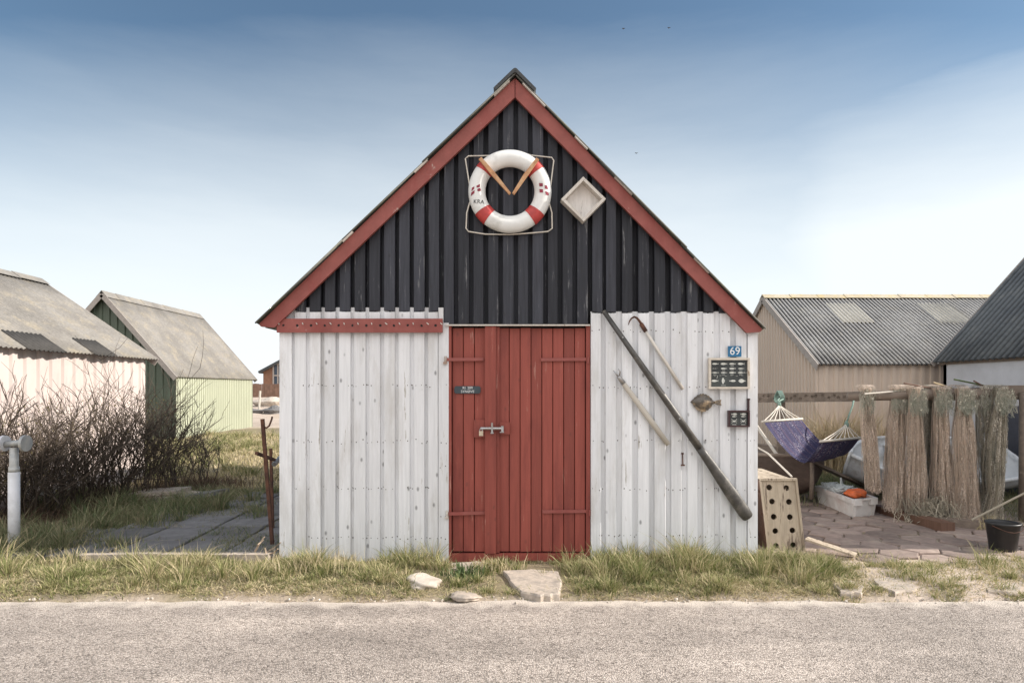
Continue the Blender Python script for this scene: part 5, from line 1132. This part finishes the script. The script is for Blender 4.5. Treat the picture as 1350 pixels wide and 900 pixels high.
# dry stalks beside the hedge and reeds behind the hammock
def clump(name, x, y, n, hh, sp, mat, label, cat, group, seed, lean=.6, wd=.008):
    g = np.random.default_rng(seed); z = float(gz(x, y)); P = np.stack([x+g.normal(0,sp,n), y+g.normal(0,sp,n), np.full(n, z-.02)], 1)
    t = blades(name, P, hh*g.uniform(.45,1.05,n), mat, wd, lean, None, seed); tag(t, label, cat, group); return t
RD = ((1056,11.0,.95,'reed clump at the end of the hammock nearest the beige corner'), (1074,11.15,1.25,'tall straw reed clump behind the low point of the hammock'), (1092,11.1,1.42,'straw reed clump just behind the hammock knot'), (1112,11.15,1.52,'tallest straw reed clump, above the second spreader bar'), (1134,11.1,1.40,'straw reed clump behind the narrow green topped net'), (1160,11.15,1.35,'straw reed clump seen between the first two nets'))
for i, (px, Y, hh, lb) in enumerate(RD): clump('reed_clump', (px-CX)*Y/F, Y, 260, hh, .13, M['reed'], lb, 'reeds', 'straw reeds behind the hammock', 300+i, .8, .016)
# tufts and weeds one can tell apart
for i, (px, py, n, hh, mt, lb) in enumerate(((612,762,110,.15,'weed','dark green leafy weed beside the doorstep slab'), (648,752,150,.17,'grass_dry','yellow grass tuft at the foot of the door strip'), (815,752,320,.26,'grass','tall green grass tuft at the wall foot beside the red door'), (150,724,140,.24,'grass_dark','shaded grass tuft growing between the paving slabs'), (1310,700,160,.22,'grass_dry','dry tuft against the black bucket'))):
    p = G(px, py); clump('grass_tuft', p.x, min(p.y, YF-.10) if 560 < px < 990 else p.y, n, hh, .07 if i != 2 else .11, M[mt], lb, 'grass tuft', None, 340+i, .7, .008 if mt != 'weed' else .02)
# grass
def scatter(name, n, x0, x1, y0, y1, h0, h1, mat, dens, seed, wd=.006, lean=.7, hmod=None):
    g = np.random.default_rng(seed); x = g.uniform(x0, x1, n); y = g.uniform(y0, y1, n); k = g.random(n) < dens(x, y); x, y = x[k], y[k]
    hh = g.uniform(h0, h1, len(x))*(hmod(x, y) if hmod else 1); P = np.stack([x, y, gz(x, y)-.008], 1); o = blades(name, P, hh, mat, wd, lean, None, seed); o['kind'] = 'stuff'; return o
def tufts(name, nc, per, x0, x1, y0, y1, h0, h1, mat, dens, seed, wd=.006, lean=.9, rad=(.025,.07), hmod=None):
    """Grass growing in clumps whose blades lean outwards."""
    g = np.random.default_rng(seed); x = g.uniform(x0, x1, nc); y = g.uniform(y0, y1, nc); k = g.random(nc) < dens(x, y); x, y = x[k], y[k]; m = len(x)
    hc = g.uniform(h0, h1, m)*(hmod(x, y) if hmod else 1); cnt = g.integers(per[0], per[1], m); idx = np.repeat(np.arange(m), cnt); n = len(idx)
    rr = np.abs(g.normal(0, 1, n))*g.uniform(rad[0], rad[1], m)[idx]; a = g.uniform(0, 2*np.pi, n); X = x[idx]+rr*np.cos(a); Y = y[idx]+rr*np.sin(a)
    hh = hc[idx]*g.uniform(.45, 1.1, n); P = np.stack([X, Y, gz(X, Y)-.008], 1); o = blades(name, P, hh, mat, wd, lean, None, seed, a); o['kind'] = 'stuff'; return o
def cl(v, a, b): return np.clip((v-a)/(b-a), 0, 1)
fr = lambda x: 4.76+.07*wob(x, x*0, 1.3, 2)+.05*wob(x, x*0, 4.1, .3)
door = lambda x: 1-.93*((x > fx(585))*(x < fx(775)))*1.0
rightfade = lambda x: 1-.90*cl(x, 2.4, 2.9)
slabs = lambda x, y: 1-((x > fx(655))*(x < fx(745))*(y > 4.70)*(y < 5.6))*.985-((x > fx(590))*(x < fx(650))*(y > 5.40))*.9-((x > fx(585))*(x < fx(650))*(y < 5.25))*.55-((x > fx(533))*(x < fx(585))*(y > 4.95)*(y < 5.35))*.93
dm = lambda x, y: (y > fr(x))*np.clip(.70+.55*wob(x, y, 2.6, 3.0), .22, 1)*rightfade(x)*np.clip(slabs(x, y), 0, 1)*(.7+.3*cl(y, 4.8, 5.0))
hm_ = lambda x, y: (.55+.60*cl(wob(x, y, 2.1, 5.0), -.3, .8))*(.68+.32*cl(y, 4.8, 5.3))*(1+.85*cl(x, .75, .95)*(1-cl(x, 2.0, 2.6))*cl(y, 5.0, 5.5))*(1+.25*cl(-x, 3.2, 3.8))
tufts('verge_grass', 2600, (50, 130), -5.8, 6.6, 4.76, 5.64, .07, .20, M['grass'], dm, 21, .0055, 1.0, (.02, .065), lambda x, y: hm_(x, y)*(.62+.75*np.clip(wob(x, y, 4.5, 9.0)+.25, 0, 1)))
tufts('verge_tall_tufts', 130, (60, 140), -5.6, 2.7, 4.95, 5.62, .18, .34, M['grass'], lambda x, y: dm(x, y)*(.35+.5*(x > .7)), 22, .0055, .95, (.03, .07))
scatter('verge_turf', 60000, -5.8, 6.6, 4.70, 5.66, .03, .09, M['grass_dark'], dm, 41, .0055, .9, hm_)
scatter('verge_grass_tops', 6500, -5.8, 2.9, 5.05, 5.66, .12, .22, M['grass_dry'], lambda x, y: dm(x, y)*cl(wob(x, y, 1.9, 7), -.1, .6), 22, .004, .7)
tufts('edge_tufts', 420, (15, 60), -5.6, 5.8, 4.655, 4.80, .03, .09, M['grass'], lambda x, y: np.clip(-.05+1.1*wob(x, x*0, 3.3, 1.0)+.3*(y > 4.72), 0, 1), 52, .005, 1.7, (.02, .06))
scatter('verge_thatch', 90000, -5.8, 6.6, 4.68, 5.66, .015, .05, M['grass_dry'], lambda x, y: (y > fr(x)-.05)*np.clip(slabs(x, y), .03, 1)*(1-.62*cl(x, 2.4, 2.9)), 23, .006, 2.2)
path = lambda x, y: ((x > -4.12+.12*np.sin(y*4.3))*(x < -2.05)*((y < 7.0+.18*np.sin(x*5))+(x > -2.95+.1*np.sin(y*6))*(y < 8.7)))*1.0
lg = lambda x, y: np.clip(1-path(x, y)*.985, 0, 1)*np.clip(.55+.6*wob(x, y, 1.6, 1.0), .10, 1)
tufts('shaded_tufts', 700, (40, 110), -7.0, -2.06, 5.8, 9.4, .14, .36, M['grass_dark'], lambda x, y: lg(x, y)*.8*(x > -.86*y), 44, .007, 1.0, (.03, .09))
scatter('shaded_grass', 70000, -7.4, -2.06, 5.75, 9.6, .05, .17, M['grass_dark'], lambda x, y: lg(x, y)*(y > 5.75)*(x > -.86*y), 24, .007, .9, lambda x, y: .55+.6*cl(wob(x, y, 1.2, 4), -.3, .7))
def jointd(x, y):
    u = ((-2.36-x)/.52+.5) % 1; v = ((y-6.02)/.60+.5) % 1; j = (np.minimum(u, 1-u) < .045) | (np.minimum(v, 1-v) < .045)
    return path(x, y)*(j*.7+.05*(wob(x, y, 1.8, 2) > .35)+.9*(wob(x, y, .9, 5.2) > .62))
scatter('joint_grass', 26000, -4.5, -2.06, 5.8, 8.9, .03, .11, M['grass_dark'], jointd, 25, .006, .9)
scatter('leaf_litter', 26000, -7.0, -3.6, 6.3, 10.3, .05, .28, M['litter'], lambda x, y: np.exp(-((x+5.75-(y-7.0)*.36)/.45)**2), 26, .007, 1.4)
scatter('dune_grass', 60000, -13, -2.0, 9.6, 18.5, .03, .12, M['grass_dry'], lambda x, y: np.clip(.55+.6*wob(x, y, .8, 2.0), .05, 1)*(x > -.62*y)*(x < -.33*y+.6), 27, .016, .8)
tufts('dune_grass_tufts', 1500, (30, 80), -13, -2.0, 9.6, 18.0, .10, .34, M['grass'], lambda x, y: np.clip(.35+.8*wob(x, y, .8, 5.0), .05, 1)*(x > -.62*y)*(x < -.33*y+.6), 28, .012, 1.0, (.05, .16))
scatter('yard_grass', 26000, 2.4, 7.1, 8.2, 11.3, .06, .24, M['grass_dark'], lambda x, y: np.clip(.5+.6*wob(x, y, 1.3, 3.0), .05, 1)*((y > 9.4-(x-4.6)*.35)+.25*(x < 4.2)+.35*(y > 8.75)), 29, .008, .9)
tufts('sand_tufts', 330, (20, 70), 2.3, 6.8, 4.8, 5.85, .04, .13, M['grass'], lambda x, y: np.clip(.25+.9*wob(x, y, 2.0, 3.4), .03, 1), 33, .005, 1.2, (.03, .09))
scatter('yard_weeds', 5000, 2.3, 7.0, 5.66, 6.0, .02, .07, M['grass_dry'], lambda x, y: np.clip(.2+.7*wob(x, y, 2.3, 3.0), .0, 1), 30, .005, 1.2)
scatter('yard_edge_grass', 9000, 5.3, 7.2, 6.4, 8.8, .04, .18, M['grass_dark'], lambda x, y: (x > 5.55-.35*(y-7)+.2*np.sin(y*5))*(x-5.3)/1.2, 31, .006, 1.0)

# pebbles and crumbs along the road edge
mb = MB(); g = np.random.default_rng(3)
for i in range(420):
    x = g.uniform(-4.6, 4.6); y = 4.70+.03*math.sin(x*3)+g.normal(-.01, .05); s_ = abs(g.normal(.002, .004))+.002
    mb.box((x, y, -.015+s_*.4), (s_*2, s_*1.6, s_*1.2), Euler((g.random()*3, g.random()*3, g.random()*3)).to_matrix(), taper=.7)
o = mb.build('edge_gravel', M['stone']); o['kind'] = 'stuff'

# ------------------------------------------------------------------ sky, sun, camera
EL, AZ = R(33), 0.02                              # the sun stands to the right, almost in the plane of the shed front
sd = Vector((math.cos(EL)*math.cos(AZ), -math.cos(EL)*math.sin(AZ), math.sin(EL)))
wd = bpy.data.worlds.new('World'); S.world = wd; wd.use_nodes = True; nt = wd.node_tree
bg = nt.nodes['Background']; bg.inputs['Strength'].default_value = SKY_STR
sk = nd(nt, 'ShaderNodeTexSky'); sk.sky_type = 'NISHITA'; sk.sun_disc = False; sk.sun_elevation = EL; sk.sun_rotation = R(91); sk.air_density = 1.0; sk.dust_density = .6; sk.ozone_density = 1.5
tc = nd(nt, 'ShaderNodeTexCoord'); sx = nd(nt, 'ShaderNodeSeparateXYZ'); lk(nt, tc.outputs['Generated'], sx.inputs[0])
X, Yc, Z = sx.outputs
# pale veil of high cloud: thick at the horizon, thinning to clear blue above the shed
mp = nd(nt, 'ShaderNodeMapping'); mp.inputs['Scale'].default_value = (1.0, 1.0, 3.0); lk(nt, tc.outputs['Generated'], mp.inputs['Vector'])
n1 = noise(nt, mp.outputs['Vector'], 1.6, 5, .5); mp2 = nd(nt, 'ShaderNodeMapping'); mp2.inputs['Scale'].default_value = (1.6, 1.6, 9.0); mp2.inputs['Rotation'].default_value = (0, R(12), 0); lk(nt, tc.outputs['Generated'], mp2.inputs['Vector']); n2 = noise(nt, mp2.outputs['Vector'], 2.2, 7, .62)
yy = mth(nt, 'MAXIMUM', Yc, .2); q = mth(nt, 'DIVIDE', Z, yy); u = mth(nt, 'DIVIDE', X, yy)      # slopes towards a far level cloud deck
wv = mth(nt, 'ADD', mth(nt, 'MULTIPLY', mth(nt, 'SUBTRACT', n1, .5), .10), mth(nt, 'MULTIPLY', mth(nt, 'SUBTRACT', n2, .5), .07))
veil = ramp(nt, mth(nt, 'ADD', q, wv), SKY_VEIL)
dd = mth(nt, 'ADD', mth(nt, 'SUBTRACT', mth(nt, 'ADD', mth(nt, 'MULTIPLY', u, .236), .345), q), wv)   # below the slanting edge of the bank on the right
bank = mth(nt, 'MULTIPLY', ramp(nt, dd, [(.0, grey(0)), (.05, grey(.30)), (.24, grey(1))]), ramp(nt, u, [(.0, grey(0)), (.5, grey(.95))]))
veil = mth(nt, 'MAXIMUM', veil, bank)
back = ramp(nt, mth(nt, 'MULTIPLY', Yc, -1), [(.0, grey(0)), (.35, grey(1))])
high = ramp(nt, Z, [(.0, grey(.55)), (.65, grey(1.45))])                            # unseen white fill added behind the camera, stronger overhead, lighting the shed front
veil = mth(nt, 'MAXIMUM', veil, mth(nt, 'MULTIPLY', back, .92))
clear = mix(nt, 1.0, sk.outputs['Color'], SKY_TINT, 'MULTIPLY')
cloud = mix(nt, back, (SKY_CLOUD[0], SKY_CLOUD[1], SKY_CLOUD[2], 1), mix(nt, 1.0, (SKY_FILL[0], SKY_FILL[1], SKY_FILL[2], 1), high, 'MULTIPLY'))
lk(nt, mix(nt, veil, clear, cloud), bg.inputs['Color'])
sl = bpy.data.lights.new('sun', 'SUN'); sl.energy = SUN; sl.angle = R(.5); sl.color = (1, .93, .84)
so = bpy.data.objects.new('sun', sl); COL.objects.link(so); so.rotation_mode = 'QUATERNION'; so.rotation_quaternion = (-sd).to_track_quat('-Z', 'Y'); so.location = (20, -2, 15)
cd = bpy.data.cameras.new('camera'); co = bpy.data.objects.new('camera', cd); COL.objects.link(co)
co.location = (0, 0, H); co.rotation_euler = (R(90), 0, 0); cd.sensor_width = 36; cd.lens = 36*F/1350; cd.shift_y = (HZ-450)/1350; cd.clip_start = .05; cd.clip_end = 2000
S.camera = co; S.render.resolution_x, S.render.resolution_y = 1024, 682
vs_ = S.view_settings; vs_.view_transform = 'Standard'; vs_.look = 'None'; vs_.gamma = 1; vs_.use_curve_mapping = False; vs_.exposure = EXPO
S.render.engine = 'CYCLES'; S.cycles.max_bounces = 6; S.cycles.use_denoising = True
